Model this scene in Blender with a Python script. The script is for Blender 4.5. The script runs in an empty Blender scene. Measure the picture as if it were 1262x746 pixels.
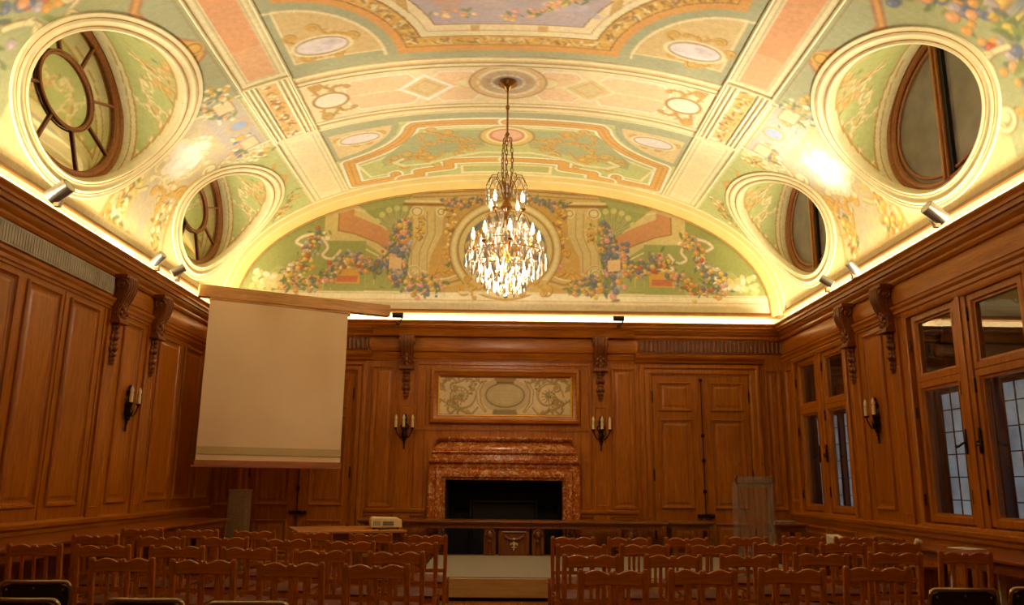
import bpy, bmesh, math, random
import numpy as np
from math import sin, cos, pi, radians, atan, sqrt, atan2
from mathutils import Vector, Matrix
random.seed(7); np.random.seed(7)
S = bpy.context.scene
COL = S.collection

# ---------------------------------------------------------------- camera, world, exposure
W_, H_ = 1262, 746
FPX = 985.0
PITCH, YAW, ROLL = atan(220/985.), radians(.75), radians(.55)
cam_d = bpy.data.cameras.new('camera'); cam = bpy.data.objects.new('camera', cam_d); COL.objects.link(cam)
fw = Vector((sin(YAW)*cos(PITCH), cos(YAW)*cos(PITCH), sin(PITCH)))
rt = Vector((cos(YAW), -sin(YAW), 0)); up = rt.cross(fw)
rt, up = rt*cos(ROLL)+up*sin(ROLL), up*cos(ROLL)-rt*sin(ROLL)
mw = Matrix((( rt.x, up.x, -fw.x, -.05), (rt.y, up.y, -fw.y, 0), (rt.z, up.z, -fw.z, 1.475), (0,0,0,1)))
cam.matrix_world = mw
cam_d.sensor_width = 36; cam_d.sensor_fit = 'HORIZONTAL'; cam_d.lens = FPX/W_*36
cam_d.clip_start = .05; cam_d.clip_end = 100
S.camera = cam
S.view_settings.view_transform = 'Standard'; S.view_settings.look = 'None'
S.view_settings.exposure = 0.0; S.view_settings.gamma = 1; S.view_settings.use_curve_mapping = False
try:
    S.cycles.use_denoising = True; S.cycles.max_bounces = 10; S.cycles.diffuse_bounces = 4
    S.cycles.glossy_bounces = 4; S.cycles.transmission_bounces = 8; S.cycles.transparent_max_bounces = 12
    S.cycles.sample_clamp_indirect = 6; S.cycles.caustics_refractive = False; S.cycles.caustics_reflective = False
except Exception: pass
w = bpy.data.worlds.new('evening_sky'); S.world = w; w.use_nodes = True
w.node_tree.nodes['Background'].inputs[0].default_value = (.10, .14, .22, 1)
w.node_tree.nodes['Background'].inputs[1].default_value = .25

COVE_W = 20.5        # watts per metre of cove lamp
CHAND_W = 800.0
REAR_FILL_W = 300.0  # watts of the added, unseen fill lamp
SPOT_W = 620.0
WARM = (1.0, .80, .54)
COVEC = (1.0, .88, .60)
def area(name, loc, rot, sx, sy, e, col):
    l = bpy.data.lights.new(name, 'AREA'); l.shape = 'RECTANGLE'; l.size = sx; l.size_y = sy; l.energy = e; l.color = col
    o = bpy.data.objects.new(name, l); COL.objects.link(o); o.location = loc; o.rotation_euler = rot; return o
# fluorescent cove lamps lying in the trough behind the cornice lip, shining up
for sx in (-1, 1):
    area('cove_light', (sx*5.045, 7.1, 4.30), (pi, 0, 0), .06, 14.2, COVE_W*14.2, COVEC)
area('cove_light', (0, 14.49, 4.30), (pi, 0, 0), 9.9, .06, COVE_W*9.9*.6, COVEC)

# ---------------------------------------------------------------- materials
def s2l(c):
    c = np.asarray(c, float)/255.
    return np.where(c <= .04045, c/12.92, ((c+.055)/1.055)**2.4)
def rgb(*c): return tuple(float(v) for v in s2l(c))+(1.,)
MATS = {}
def newmat(name):
    m = bpy.data.materials.new(name); m.use_nodes = True
    nt = m.node_tree; p = nt.nodes['Principled BSDF']; MATS[name] = m
    return m, nt, p
def link(nt, a, b): nt.links.new(a, b)
def coords(nt, scale=(1,1,1), kind='Object'):
    tc = nt.nodes.new('ShaderNodeTexCoord'); mp = nt.nodes.new('ShaderNodeMapping')
    mp.inputs['Scale'].default_value = scale; link(nt, tc.outputs[kind], mp.inputs[0]); return mp.outputs[0]
def ramp(nt, fac, stops):
    r = nt.nodes.new('ShaderNodeValToRGB'); link(nt, fac, r.inputs[0])
    e = r.color_ramp.elements
    while len(e) < len(stops): e.new(.5)
    for i, (p, c) in enumerate(stops): e[i].position = p; e[i].color = c
    return r.outputs[0]
def noise(nt, vec, scale, detail=4, rough=.55, dist=0):
    n = nt.nodes.new('ShaderNodeTexNoise'); n.inputs['Scale'].default_value = scale; n.inputs['Detail'].default_value = detail
    n.inputs['Roughness'].default_value = rough; n.inputs['Distortion'].default_value = dist
    link(nt, vec, n.inputs['Vector']); return n.outputs['Fac']
def bump(nt, p, h, strength, dist=.01):
    b = nt.nodes.new('ShaderNodeBump'); b.inputs['Strength'].default_value = strength; b.inputs['Distance'].default_value = dist
    link(nt, h, b.inputs['Height']); link(nt, b.outputs[0], p.inputs['Normal'])
def mixc(nt, a, b, fac, mode='MIX'):
    m = nt.nodes.new('ShaderNodeMix'); m.data_type = 'RGBA'; m.blend_type = mode
    if isinstance(fac, (int, float)): m.inputs[0].default_value = fac
    else: link(nt, fac, m.inputs[0])
    for i, v in ((6, a), (7, b)):
        if isinstance(v, tuple): m.inputs[i].default_value = v
        else: link(nt, v, m.inputs[i])
    return m.outputs[2]
def wood(name, dark, mid, light, axis='z', rough=.36, gscale=1., coat=.12):
    m, nt, p = newmat(name)
    sc = {'z': (9, 9, .8), 'y': (9, .8, 9), 'x': (.8, 9, 9)}[axis]
    v = coords(nt, tuple(k*gscale for k in sc))
    f = noise(nt, v, 3.2, 6, .6, .6)
    v2 = coords(nt, tuple(k*gscale*7 for k in sc)); f2 = noise(nt, v2, 2.5, 3)
    c = ramp(nt, f, [(.28, rgb(*dark)), (.5, rgb(*mid)), (.72, rgb(*light))])
    c2 = ramp(nt, f2, [(.3, (.80,.77,.73,1)), (.6, (1,1,1,1))])
    v3 = coords(nt, (.6,.6,.6)); f3 = noise(nt, v3, 1.3, 3); c3 = ramp(nt, f3, [(.3, (.86,.83,.8,1)), (.7, (1.06,1.05,1.03,1))])
    c = mixc(nt, c, c2, .7, 'MULTIPLY'); c = mixc(nt, c, c3, .8, 'MULTIPLY')
    link(nt, c, p.inputs['Base Color']); p.inputs['Roughness'].default_value = rough
    p.inputs['Coat Weight'].default_value = coat; p.inputs['Coat Roughness'].default_value = .22
    bump(nt, p, f2, .05, .003)
    return m
def plain(name, c, rough=.5, metal=0, nscale=20, var=.12, coat=0, b=0.0):
    m, nt, p = newmat(name)
    f = noise(nt, coords(nt), nscale, 4)
    a = rgb(*c); lo = tuple(x*(1-var) for x in a[:3])+(1,); hi = tuple(min(1, x*(1+var)) for x in a[:3])+(1,)
    link(nt, ramp(nt, f, [(.3, lo), (.7, hi)]), p.inputs['Base Color'])
    p.inputs['Roughness'].default_value = rough; p.inputs['Metallic'].default_value = metal; p.inputs['Coat Weight'].default_value = coat
    if b: bump(nt, p, f, b, .01)
    return m
M_WOODV = wood('oak_panelling', (148,80,7), (174,101,11), (194,121,19))
M_WOODX = wood('oak_rail_x', (148,80,7), (174,101,11), (194,121,19), 'x')
M_WOODY = wood('oak_rail_y', (148,80,7), (174,101,11), (194,121,19), 'y')
M_CARVE = wood('carved_oak', (84,40,6), (128,66,10), (156,90,18), 'z', .42, 3)
M_DARKW = wood('dark_table_wood', (104,56,14), (130,74,20), (152,92,32), 'x', .32)
M_DARKWY = wood('dark_bench_wood', (112,56,14), (134,68,18), (150,80,26), 'y', .32)
M_CHAIR = wood('chair_beech', (156,80,6), (188,106,10), (212,132,22), 'z', .34, 2.5)
M_CHAIRX = wood('chair_rail_beech', (156,80,6), (188,106,10), (212,132,22), 'x', .17, 2.5, .7)
M_FLOOR = wood('floor_boards', (92,52,18), (124,74,30), (150,94,44), 'y', .4, 1)
M_OCW = wood('oculus_frame_wood', (128,76,36), (170,108,56), (198,136,80), 'z', .4, 3)
M_PELM = wood('pelmet_wood', (180,130,70), (205,152,86), (220,172,106), 'x', .45, 1)
M_PALE = wood('pale_table_wood', (150,90,40), (184,118,58), (204,142,80), 'x', .35, 1)
M_GREY_SHEEN_PAPER = plain('grey_sheen_and_paper', (168,160,148), .4, 0, 6, .25)  # grey paints reflected cold light on the frieze; the papers share it
M_PLAST = plain('cream_plaster', (238,226,186), .7, 0, 3, .05)
M_MOULD = plain('cream_moulding', (236,222,172), .6, 0, 8, .07)
M_GILTL = plain('gilt_line', (196,142,66), .5, .1, 8, .2)
M_GILT = plain('gilt', (240,190,50), .4, .15, 30, .15)
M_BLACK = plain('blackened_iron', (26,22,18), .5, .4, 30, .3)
M_SOOT = plain('sooty_brick', (20,15,11), .9, 0, 5, .4)
M_BRONZE = plain('dark_bronze', (54,38,20), .38, .8, 40, .3)
M_BRASS = plain('old_brass', (150,104,44), .3, .85, 40, .2)
M_CANDLE = plain('cream_candle_sleeve', (232,214,170), .5, 0, 10, .04)
M_BULBOFF = plain('unlit_frosted_bulb', (236,226,200), .3, 0, 10, .03)
M_LEATH = plain('brown_leather', (98,42,16), .6, 0, 60, .2, .0, .2); M_LEATH.node_tree.nodes['Principled BSDF'].inputs['Specular IOR Level'].default_value = .2
M_VINYL = plain('black_vinyl', (22,18,16), .5, 0, 40, .2)
M_TUBE = plain('folding_chair_tube', (176,150,110), .25, .9, 20, .1)
M_STEEL = plain('brushed_steel', (170,165,156), .35, .75, 30, .1)
M_BLKPL = plain('black_plastic', (20,19,18), .45, 0, 30, .1)
M_CARPET = plain('grey_carpet', (134,124,110), .95, 0, 90, .25, 0, .3)
M_PLY = wood('platform_riser_ply', (198,166,106), (212,182,120), (224,196,134), 'x', .5, 1)
M_SCREEN = plain('screen_fabric', (232,204,168), .85, 0, 2, .02)
M_SCRBAND = plain('screen_hem_shade', (196,172,124), .85, 0, 2, .03)
M_SCRBAR = wood('screen_batten', (150,86,44), (172,104,58), (186,118,70), 'x', .5, 1)
M_STONE = plain('speckled_stone', (128,98,62), .7, 0, 40, .3, 0, .3)
M_PROJ = plain('beige_plastic', (222,204,150), .4, 0, 10, .03)
M_PAPER = plain('white_paper', (232,224,204), .7, 0, 10, .03)
# marble
m, nt, p = newmat('red_marble'); v = coords(nt)
f = noise(nt, v, 11, 8, .75, 1.4); c = ramp(nt, f, [(.36, rgb(140,66,18)), (.46, rgb(176,92,30)), (.54, rgb(196,116,48)), (.59, rgb(244,214,160)), (.64, rgb(180,96,34))])
vo = nt.nodes.new('ShaderNodeTexVoronoi'); vo.inputs['Scale'].default_value = 26; link(nt, v, vo.inputs['Vector'])
c2 = ramp(nt, vo.outputs['Distance'], [(.1, (1.25,1.2,1.1,1)), (.5, (.84,.80,.76,1))]); c = mixc(nt, c, c2, .7, 'MULTIPLY')
link(nt, c, p.inputs['Base Color']); p.inputs['Roughness'].default_value = .16; p.inputs['Coat Weight'].default_value = .4; M_MARB = m
# emitters
def emat(name, c, st):
    m, nt, p = newmat(name); p.inputs['Emission Color'].default_value = rgb(*c); p.inputs['Emission Strength'].default_value = st
    p.inputs['Base Color'].default_value = rgb(*c); return m
M_BULB = emat('lit_candle_bulb', (255,226,170), 14)
M_LTUBE = emat('lit_fluorescent_tube', (255,240,205), 5)
M_SKYP = emat('dusk_through_leaded_glass', (150,165,180), .45)
nt = M_SKYP.node_tree; pp = nt.nodes['Principled BSDF']
link(nt, ramp(nt, noise(nt, coords(nt), 3.5, 3), [(.3, rgb(112,124,134)), (.7, rgb(168,182,194))]), pp.inputs['Emission Color'])
# glass
def glassmat(name, tint=(1,1,1,1), rough=.02, base=.06):
    m = bpy.data.materials.new(name); m.use_nodes = True; nt = m.node_tree; nt.nodes.clear()
    o = nt.nodes.new('ShaderNodeOutputMaterial'); t = nt.nodes.new('ShaderNodeBsdfTransparent'); g = nt.nodes.new('ShaderNodeBsdfGlossy')
    t.inputs[0].default_value = tint; g.inputs['Roughness'].default_value = rough; g.inputs['Color'].default_value = (.9,.9,.9,1)
    lw = nt.nodes.new('ShaderNodeLayerWeight'); lw.inputs[0].default_value = .5
    fr = nt.nodes.new('ShaderNodeMath'); fr.operation = 'POWER'; fr.inputs[1].default_value = 3.5; link(nt, lw.outputs['Facing'], fr.inputs[0])
    a = nt.nodes.new('ShaderNodeMath'); a.operation = 'MULTIPLY_ADD'; a.inputs[1].default_value = .7; a.inputs[2].default_value = base; link(nt, fr.outputs[0], a.inputs[0]); a.use_clamp = True
    mx = nt.nodes.new('ShaderNodeMixShader'); link(nt, a.outputs[0], mx.inputs[0]); link(nt, t.outputs[0], mx.inputs[1]); link(nt, g.outputs[0], mx.inputs[2])
    link(nt, mx.outputs[0], o.inputs[0]); return m
M_GLASS = glassmat('window_glass', (.92,.93,.92,1), .01, .06)
M_ACRYL = glassmat('clear_acrylic', (.95,.96,.95,1), .08, .06)
nt = M_ACRYL.node_tree; o_ = nt.nodes['Material Output']; m1 = o_.inputs[0].links[0].from_node; df = nt.nodes.new('ShaderNodeBsdfDiffuse'); df.inputs[0].default_value = (.75,.76,.72,1)
m2 = nt.nodes.new('ShaderNodeMixShader'); m2.inputs[0].default_value = .08; link(nt, m1.outputs[0], m2.inputs[1]); link(nt, df.outputs[0], m2.inputs[2]); link(nt, m2.outputs[0], o_.inputs[0])
m, nt, p = newmat('oculus_mirror'); link(nt, ramp(nt, noise(nt, coords(nt), 1.5, 2), [(.3, rgb(214,210,178)), (.7, rgb(232,228,200))]), p.inputs['Base Color'])
p.inputs['Metallic'].default_value = 1; p.inputs['Roughness'].default_value = .05; M_MIRR = m
m, nt, p = newmat('dark_oculus_glass'); link(nt, ramp(nt, noise(nt, coords(nt), 3, 3), [(.3, rgb(112,104,98)), (.7, rgb(138,128,120))]), p.inputs['Base Color'])
p.inputs['Roughness'].default_value = .25; M_DGLASS = m
m, nt, p = newmat('cut_crystal'); link(nt, ramp(nt, noise(nt, coords(nt), 30, 2), [(.3, rgb(236,220,205)), (.7, rgb(255,250,240))]), p.inputs['Base Color'])
p.inputs['Roughness'].default_value = .06; p.inputs['Transmission Weight'].default_value = .35; p.inputs['Coat Weight'].default_value = 1; p.inputs['IOR'].default_value = 1.55; M_CRYS = m
# painted surfaces: pigment stored on the dense mesh, with plaster mottling on top
def paintmat(name, mott=.12):
    m, nt, p = newmat(name); a = nt.nodes.new('ShaderNodeAttribute'); a.attribute_name = 'pigment'
    f = noise(nt, coords(nt), 14, 6, .7); c = ramp(nt, f, [(.25, (1-mott*1.6,1-mott*1.8,1-mott*2.2,1)), (.7, (1+mott*.4,1+mott*.4,1+mott*.3,1))])
    link(nt, mixc(nt, a.outputs['Color'], c, 1., 'MULTIPLY'), p.inputs['Base Color']); p.inputs['Roughness'].default_value = .55
    return m
M_PAINT = paintmat('fresco_paint'); M_PANELP = paintmat('painted_panel', .08)

# ---------------------------------------------------------------- mesh builder
class B:
    def __init__(s): s.v = []; s.f = []
    def add(s, vs, fs):
        n = len(s.v); s.v += [tuple(a) for a in vs]; s.f += [tuple(i+n for i in f) for f in fs]; return s
    def box(s, x0, x1, y0, y1, z0, z1, P=None):
        vs = [(x,y,z) for x in (x0,x1) for y in (y0,y1) for z in (z0,z1)]
        if P: vs = [P(*q) for q in vs]
        return s.add(vs, [(0,1,3,2),(4,6,7,5),(0,4,5,1),(2,3,7,6),(0,2,6,4),(1,5,7,3)])
    def taper(s, c0, c1, w0, d0, w1, d1):      # box from centre c0 (w0 x d0) to c1 (w1 x d1), along z mostly
        vs = []
        for c, a, b in ((c0,w0,d0),(c1,w1,d1)):
            vs += [(c[0]-a/2,c[1]-b/2,c[2]),(c[0]+a/2,c[1]-b/2,c[2]),(c[0]+a/2,c[1]+b/2,c[2]),(c[0]-a/2,c[1]+b/2,c[2])]
        return s.add(vs, [(0,3,2,1),(4,5,6,7),(0,1,5,4),(1,2,6,5),(2,3,7,6),(3,0,4,7)])
    def tube(s, pts, r, seg=8, closed=False, cap=True):
        pts = [Vector(p) for p in pts]; n = len(pts); rs = r if isinstance(r, (list,tuple)) else [r]*n
        t0 = (pts[1]-pts[0]).normalized(); a = Vector((0,0,1)) if abs(t0.z) < .9 else Vector((1,0,0))
        u = t0.cross(a).normalized(); vs = []
        for i, p_ in enumerate(pts):
            if closed: t = pts[(i+1)%n]-pts[i-1]
            else: t = pts[min(i+1,n-1)]-pts[max(i-1,0)]
            t = t.normalized() if t.length > 1e-9 else t0
            u = (u-t*u.dot(t))
            u = u.normalized() if u.length > 1e-6 else t.orthogonal().normalized()
            v_ = t.cross(u)
            for k in range(seg):
                th = 2*pi*k/seg; vs.append(p_+(u*cos(th)+v_*sin(th))*rs[i])
        fs = []
        for i in range(n if closed else n-1):
            j = (i+1) % n
            for k in range(seg):
                k2 = (k+1) % seg; fs.append((i*seg+k, i*seg+k2, j*seg+k2, j*seg+k))
        if cap and not closed: fs += [tuple(range(seg))[::-1], tuple((n-1)*seg+k for k in range(seg))]
        return s.add(vs, fs)
    def lathe(s, prof, c=(0,0,0), seg=16, axis='z'):
        vs = []; n = len(prof)
        for r, z in prof:
            for k in range(seg):
                th = 2*pi*k/seg; a, b_ = r*cos(th), r*sin(th)
                q = (a,b_,z) if axis == 'z' else ((a,z,b_) if axis == 'y' else (z,a,b_))
                vs.append((c[0]+q[0], c[1]+q[1], c[2]+q[2]))
        fs = [(i*seg+k, i*seg+(k+1)%seg, (i+1)*seg+(k+1)%seg, (i+1)*seg+k) for i in range(n-1) for k in range(seg)]
        fs += [tuple(range(seg))[::-1], tuple((n-1)*seg+k for k in range(seg))]
        return s.add(vs, fs)
    def ball(s, c, rx, ry=None, rz=None, seg=8, rings=5):
        ry = rx if ry is None else ry; rz = rx if rz is None else rz
        vs = [(c[0],c[1],c[2]-rz)]
        for i in range(1, rings):
            ph = -pi/2+pi*i/rings
            for k in range(seg):
                th = 2*pi*k/seg; vs.append((c[0]+rx*cos(ph)*cos(th), c[1]+ry*cos(ph)*sin(th), c[2]+rz*sin(ph)))
        vs.append((c[0],c[1],c[2]+rz)); L = len(vs)-1
        fs = [(0, 1+(k+1)%seg, 1+k) for k in range(seg)]
        for i in range(rings-2):
            for k in range(seg):
                a = 1+i*seg; fs.append((a+k, a+(k+1)%seg, a+seg+(k+1)%seg, a+seg+k))
        a = 1+(rings-2)*seg; fs += [(a+k, a+(k+1)%seg, L) for k in range(seg)]
        return s.add(vs, fs)
    def prism(s, poly, lo, hi, place):        # poly 2-D, place(a,b,h)->3-D
        n = len(poly); vs = [place(a,b,lo) for a,b in poly]+[place(a,b,hi) for a,b in poly]
        fs = [tuple(range(n))[::-1], tuple(range(n,2*n))]+[(i,(i+1)%n,n+(i+1)%n,n+i) for i in range(n)]
        return s.add(vs, fs)
    def frame(s, P, u0, u1, z0, z1, prof, close=False):
        vs = []
        for ins, n in prof:
            vs += [P(u0+ins,z0+ins,n), P(u1-ins,z0+ins,n), P(u1-ins,z1-ins,n), P(u0+ins,z1-ins,n)]
        fs = []
        for i in range(len(prof)-1):
            for k in range(4): fs.append((i*4+k, i*4+(k+1)%4, i*4+4+(k+1)%4, i*4+4+k))
        if close: a = (len(prof)-1)*4; fs.append((a,a+1,a+2,a+3))
        return s.add(vs, fs)
    def run(s, P, u0, u1, prof, m0=0, m1=0):        # profile (z,n) along u; m0/m1: mitre (u shift per n)
        n = len(prof); vs = [P(u0+m0*q[1], q[0], q[1]) for q in prof]+[P(u1+m1*q[1], q[0], q[1]) for q in prof]
        fs = [(i, i+1, n+i+1, n+i) for i in range(n-1)]+[tuple(range(n))[::-1], tuple(range(n,2*n))]
        return s.add(vs, fs)
    def build(s, name, mat, parent=None, smooth=False, kind=None, bevel=0, flat_angle=None):
        me = bpy.data.meshes.new(name); me.from_pydata(s.v, [], s.f); me.update()
        bm = bmesh.new(); bm.from_mesh(me); bmesh.ops.recalc_face_normals(bm, faces=bm.faces); bm.to_mesh(me); bm.free()
        if smooth:
            me.polygons.foreach_set('use_smooth', [True]*len(me.polygons))
            try: me.set_sharp_from_angle(angle=radians(smooth if not isinstance(smooth, bool) else 40))
            except Exception: pass
        me.materials.append(mat)
        o = bpy.data.objects.new(name, me); COL.objects.link(o)
        if parent: o.parent = parent
        if kind: o['kind'] = kind
        if bevel:
            b = o.modifiers.new('bevel', 'BEVEL'); b.width = bevel; b.segments = 2; b.limit_method = 'ANGLE'
        return o
def tag(o, label, cat, group=None):
    o['label'] = label; o['category'] = cat
    if group: o['group'] = group
    return o
def thing(name, label, cat, loc=(0,0,0), rz=0, group=None):
    o = bpy.data.objects.new(name, None); COL.objects.link(o); o.location = loc; o.rotation_euler = (0,0,rz)
    o.empty_display_size = .1
    return tag(o, label, cat, group)
def copy_tree(o, parent=None):
    c = o.copy(); COL.objects.link(c)
    if parent: c.parent = parent
    for ch in list(o.children): copy_tree(ch, c)
    return c

# ---------------------------------------------------------------- walls as local frames
XW, YB = 5.17, 14.6
PL = lambda u, z, n: (-XW+n, u, z)
PR = lambda u, z, n: (XW-n, u, z)
PB = lambda u, z, n: (u, YB-n, z)
# ================================================================ SETTING
B().box(-XW-.9, XW+.9, -4.2, YB+.9, -.1, 0).build('floor', M_FLOOR, kind='structure')
wl = B().box(-XW-.15, -XW, -4, YB, 0, 4.3).build('wall_left', M_WOODV, kind='structure')
wb = B()
wb.box(-XW-.15, -1.03, YB, YB+.12, 0, 4.3).box(1.03, XW+.15, YB, YB+.12, 0, 4.3).box(-1.03, 1.03, YB, YB+.12, 1.49, 4.3)
wb = wb.build('wall_back', M_WOODV, kind='structure')
# right wall with two window openings
WIN = [(7.66, 10.02), (11.95, 14.06)]
ZW0, ZW1 = 1.0, 3.60
wr = B(); 
for a, b_, hole in ((-4,7.66,0),(7.66,10.02,1),(10.02,11.95,0),(11.95,14.06,1),(14.06,YB,0)):
    if hole: wr.box(XW, XW+.45, a, b_, 0, ZW0).box(XW, XW+.45, a, b_, ZW1, 4.3)
    else: wr.box(XW, XW+.45, a, b_, 0, 4.3)
wr = wr.build('wall_right', M_WOODV, kind='structure')
wf = B().box(-XW-.15, XW+.15, -4.15, -4, 0, 7.3).build('wall_front', M_WOODV, kind='structure')
# plaster strips of wall behind the cove lamps
st = B()
for P, a, b_ in ((PL,-4,YB),(PR,-4,YB),(PB,-XW,XW)): st.box(a, b_, 4.2, 4.62, -.15, -.002, P)
st.build('trim_1', M_PLAST, kind='structure')

def lbox(b, P, u0, u1, z0, z1, n1, n0=0): return b.box(u0, u1, z0, z1, n0, n1, lambda u,z,n: P(u,z,n))
PAN = [(0,.0),(.0,.020),(.010,.034),(.026,.034),(.034,.012),(.042,.014),(.052,.004),(.070,.001)]
def panel(b, P, u0, u1, z0, z1, big=1.):
    b.frame(P, u0, u1, z0, z1, [(i*big, n*big) for i, n in PAN])
    i = .07*big; b.frame(P, u0+i+.02, u1-i-.02, z0+i+.02, z1-i-.02, [(0,.001),(.03,.012)], True)
CORN = [(4.06,0),(4.06,.03),(4.09,.05),(4.12,.05),(4.15,.085),(4.18,.10),(4.20,.10),(4.20,.14),(4.24,.145),(4.27,.165),(4.31,.185),(4.325,.20),(4.345,.20),(4.345,.175),(4.25,.17),(4.25,.0)]
b = B(); b.run(PL, -4, YB, CORN, 0, -1)
b.build('trim_2', M_WOODY, kind='structure', smooth=30)
b = B(); b.run(PR, -4, YB, CORN, 0, -1)
b.build('trim_3', M_WOODY, kind='structure', smooth=30)
b = B(); b.run(PB, -XW, XW, CORN, 1, -1)
b.build('trim_4', M_WOODX, kind='structure', smooth=30)
ARCHI = [(3.62,0),(3.62,.02),(3.65,.025),(3.66,.045),(3.70,.05),(3.73,.075),(3.76,.08),(3.76,.03),(3.78,0)]
DADO = [(.86,0),(.86,.03),(.90,.035),(.93,.06),(.97,.065),(.985,.03),(1.0,0)]
BASE = [(0,0),(0,.05),(.16,.05),(.19,.03),(.21,.01),(.22,0)]
for nm, P, a, b_, mt in (('left',PL,-4,YB,M_WOODY),('right',PR,-4,YB,M_WOODY)):
    q = B(); q.run(P, a, b_, ARCHI, 0, -1); q.run(P, a, b_, [(3.78,.0),(3.80,.03),(3.9,.045),(4.0,.03),(4.06,0)], 0, -1)
    q.build('architrave', mt, wl if nm == 'left' else wr, smooth=30)
    q = B(); q.run(P, a, b_, DADO, 0, -1); q.run(P, a, b_, BASE, 0, -1); q.build('baseboard_'+nm, mt, kind='structure', smooth=30)
# left wall panelling
b = B(); PILY = (10.40, 11.60, 7.15)
for a, c in ((7.62,8.26),(8.44,9.12),(9.33,10.02),(10.72,11.28),(11.88,12.68),(12.86,13.62),(13.78,14.38),(5.6,6.8),(4.2,5.4),(2.6,4.0)):
    panel(b, PL, a, c, 1.14, 3.56); panel(b, PL, a, c, .28, .80)
for y in PILY:
    lbox(b, PL, y-.15, y+.15, .98, 3.62, .03); b.frame(PL, y-.11, y+.11, 1.1, 3.0, [(0,.03),(.01,.038),(.02,.03)])
b.build('panelling', M_WOODV, wl)
# vertical joints of the framed bays
b = B()
for y in (7.53, 9.22, 10.18, 11.82, 12.77, 13.70):
    lbox(b, PL, y-.012, y+.012, 1.0, 3.6, .012)
b.build('joint_bead', M_WOODV, wl)
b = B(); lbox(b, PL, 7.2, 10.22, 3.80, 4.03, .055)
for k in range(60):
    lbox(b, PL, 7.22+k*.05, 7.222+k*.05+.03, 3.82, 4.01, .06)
b.build('frieze_sheen_panel', M_GREY_SHEEN_PAPER, wl)  # board coloured grey to paint cool light reflecting off the wooden frieze
# right wall piers and panelling
b = B()
panel(b, PR, 10.72, 11.28, 1.14, 3.56); panel(b, PR, 10.62, 11.38, .28, .80); panel(b, PR, 14.12, 14.5, 1.14, 3.5)
for a, c in ((2.6,4.0),(4.2,5.4),(5.6,6.8)): panel(b, PR, a, c, 1.14, 3.56)
for y in PILY:
    lbox(b, PR, y-.15, y+.15, .98, 3.62, .03); b.frame(PR, y-.11, y+.11, 1.1, 3.0, [(0,.03),(.01,.038),(.02,.03)])
for (a, c) in WIN: panel(b, PR, a+.05, (a+c)/2-.05, .28, .80); panel(b, PR, (a+c)/2+.05, c-.05, .28, .80)
b.build('panelling', M_WOODV, wr)
# back wall
b = B()
for s in (-1, 1):
    lbox(b, PB, s*1.77-.14, s*1.77+.14, .22, 3.62, .035)
    b.frame(PB, s*1.77-.10, s*1.77+.10, 1.05, 2.8, [(0,.035),(.01,.045),(.02,.035)])
    u0, u1 = sorted((s*1.97, s*2.40)); panel(b, PB, u0, u1, 1.0, 3.52); panel(b, PB, u0, u1, .28, .85)
    u0, u1 = sorted((s*4.80, s*5.10)); panel(b, PB, u0, u1, 1.0, 3.52)
    u0, u1 = sorted((s*1.40, s*1.60)); b.frame(PB, u0, u1, 1.0, 3.56, [(0,0),(.01,.012),(.02,0)])
b.frame(PB, -1.6, 1.6, 2.36, 3.58, [(0,0),(0,.02),(.03,.02),(.04,0)])
b.build('panelling', M_WOODV, wb)
b = B(); b.run(PB, -2.42, 2.42, ARCHI)
pul = [(3.78,0)]+[(3.92+.14*sin(t), .015+.04*cos(t)**.6 if cos(t) > 0 else .015) for t in np.linspace(-pi/2, pi/2, 9)]+[(4.06,0)]
b.run(PB, -2.40, 2.40, pul)
b.run(PB, -2.40, 2.40, [(4.06,0),(4.06,.14),(4.10,.16),(4.16,.17),(4.2,.2),(4.21,.22),(4.22,.19),(4.22,0)])
for s in (-1, 1): b.ball(PB(s*2.40, 3.92, .015), .10, .04, .14, 12, 8)
b.build('pulvinated_frieze', M_WOODX, wb, smooth=40)
for s in (-1, 1):                               # fluted friezes over the double doors
    b = B(); u0, u1 = sorted((s*2.50, s*5.16)); lbox(b, PB, u0, u1, 3.80, 4.06, .02)
    k = u0+.03
    while k < u1-.05:
        b.tube([PB(k+.03,3.83,.03), PB(k+.03,4.02,.03)], .024, 6); b.ball(PB(k+.03,4.02,.03), .026, .03, .026, 6, 4); k += .078
    b.build('fluted_frieze', M_CARVE, wb, smooth=50)
b = B(); b.run(PB, -XW, XW, BASE); b.run(PB, -2.42, -1.37, DADO); b.run(PB, 1.37, 2.42, DADO)
b.build('baseboard_back', M_WOODX, kind='structure', smooth=30)
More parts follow.
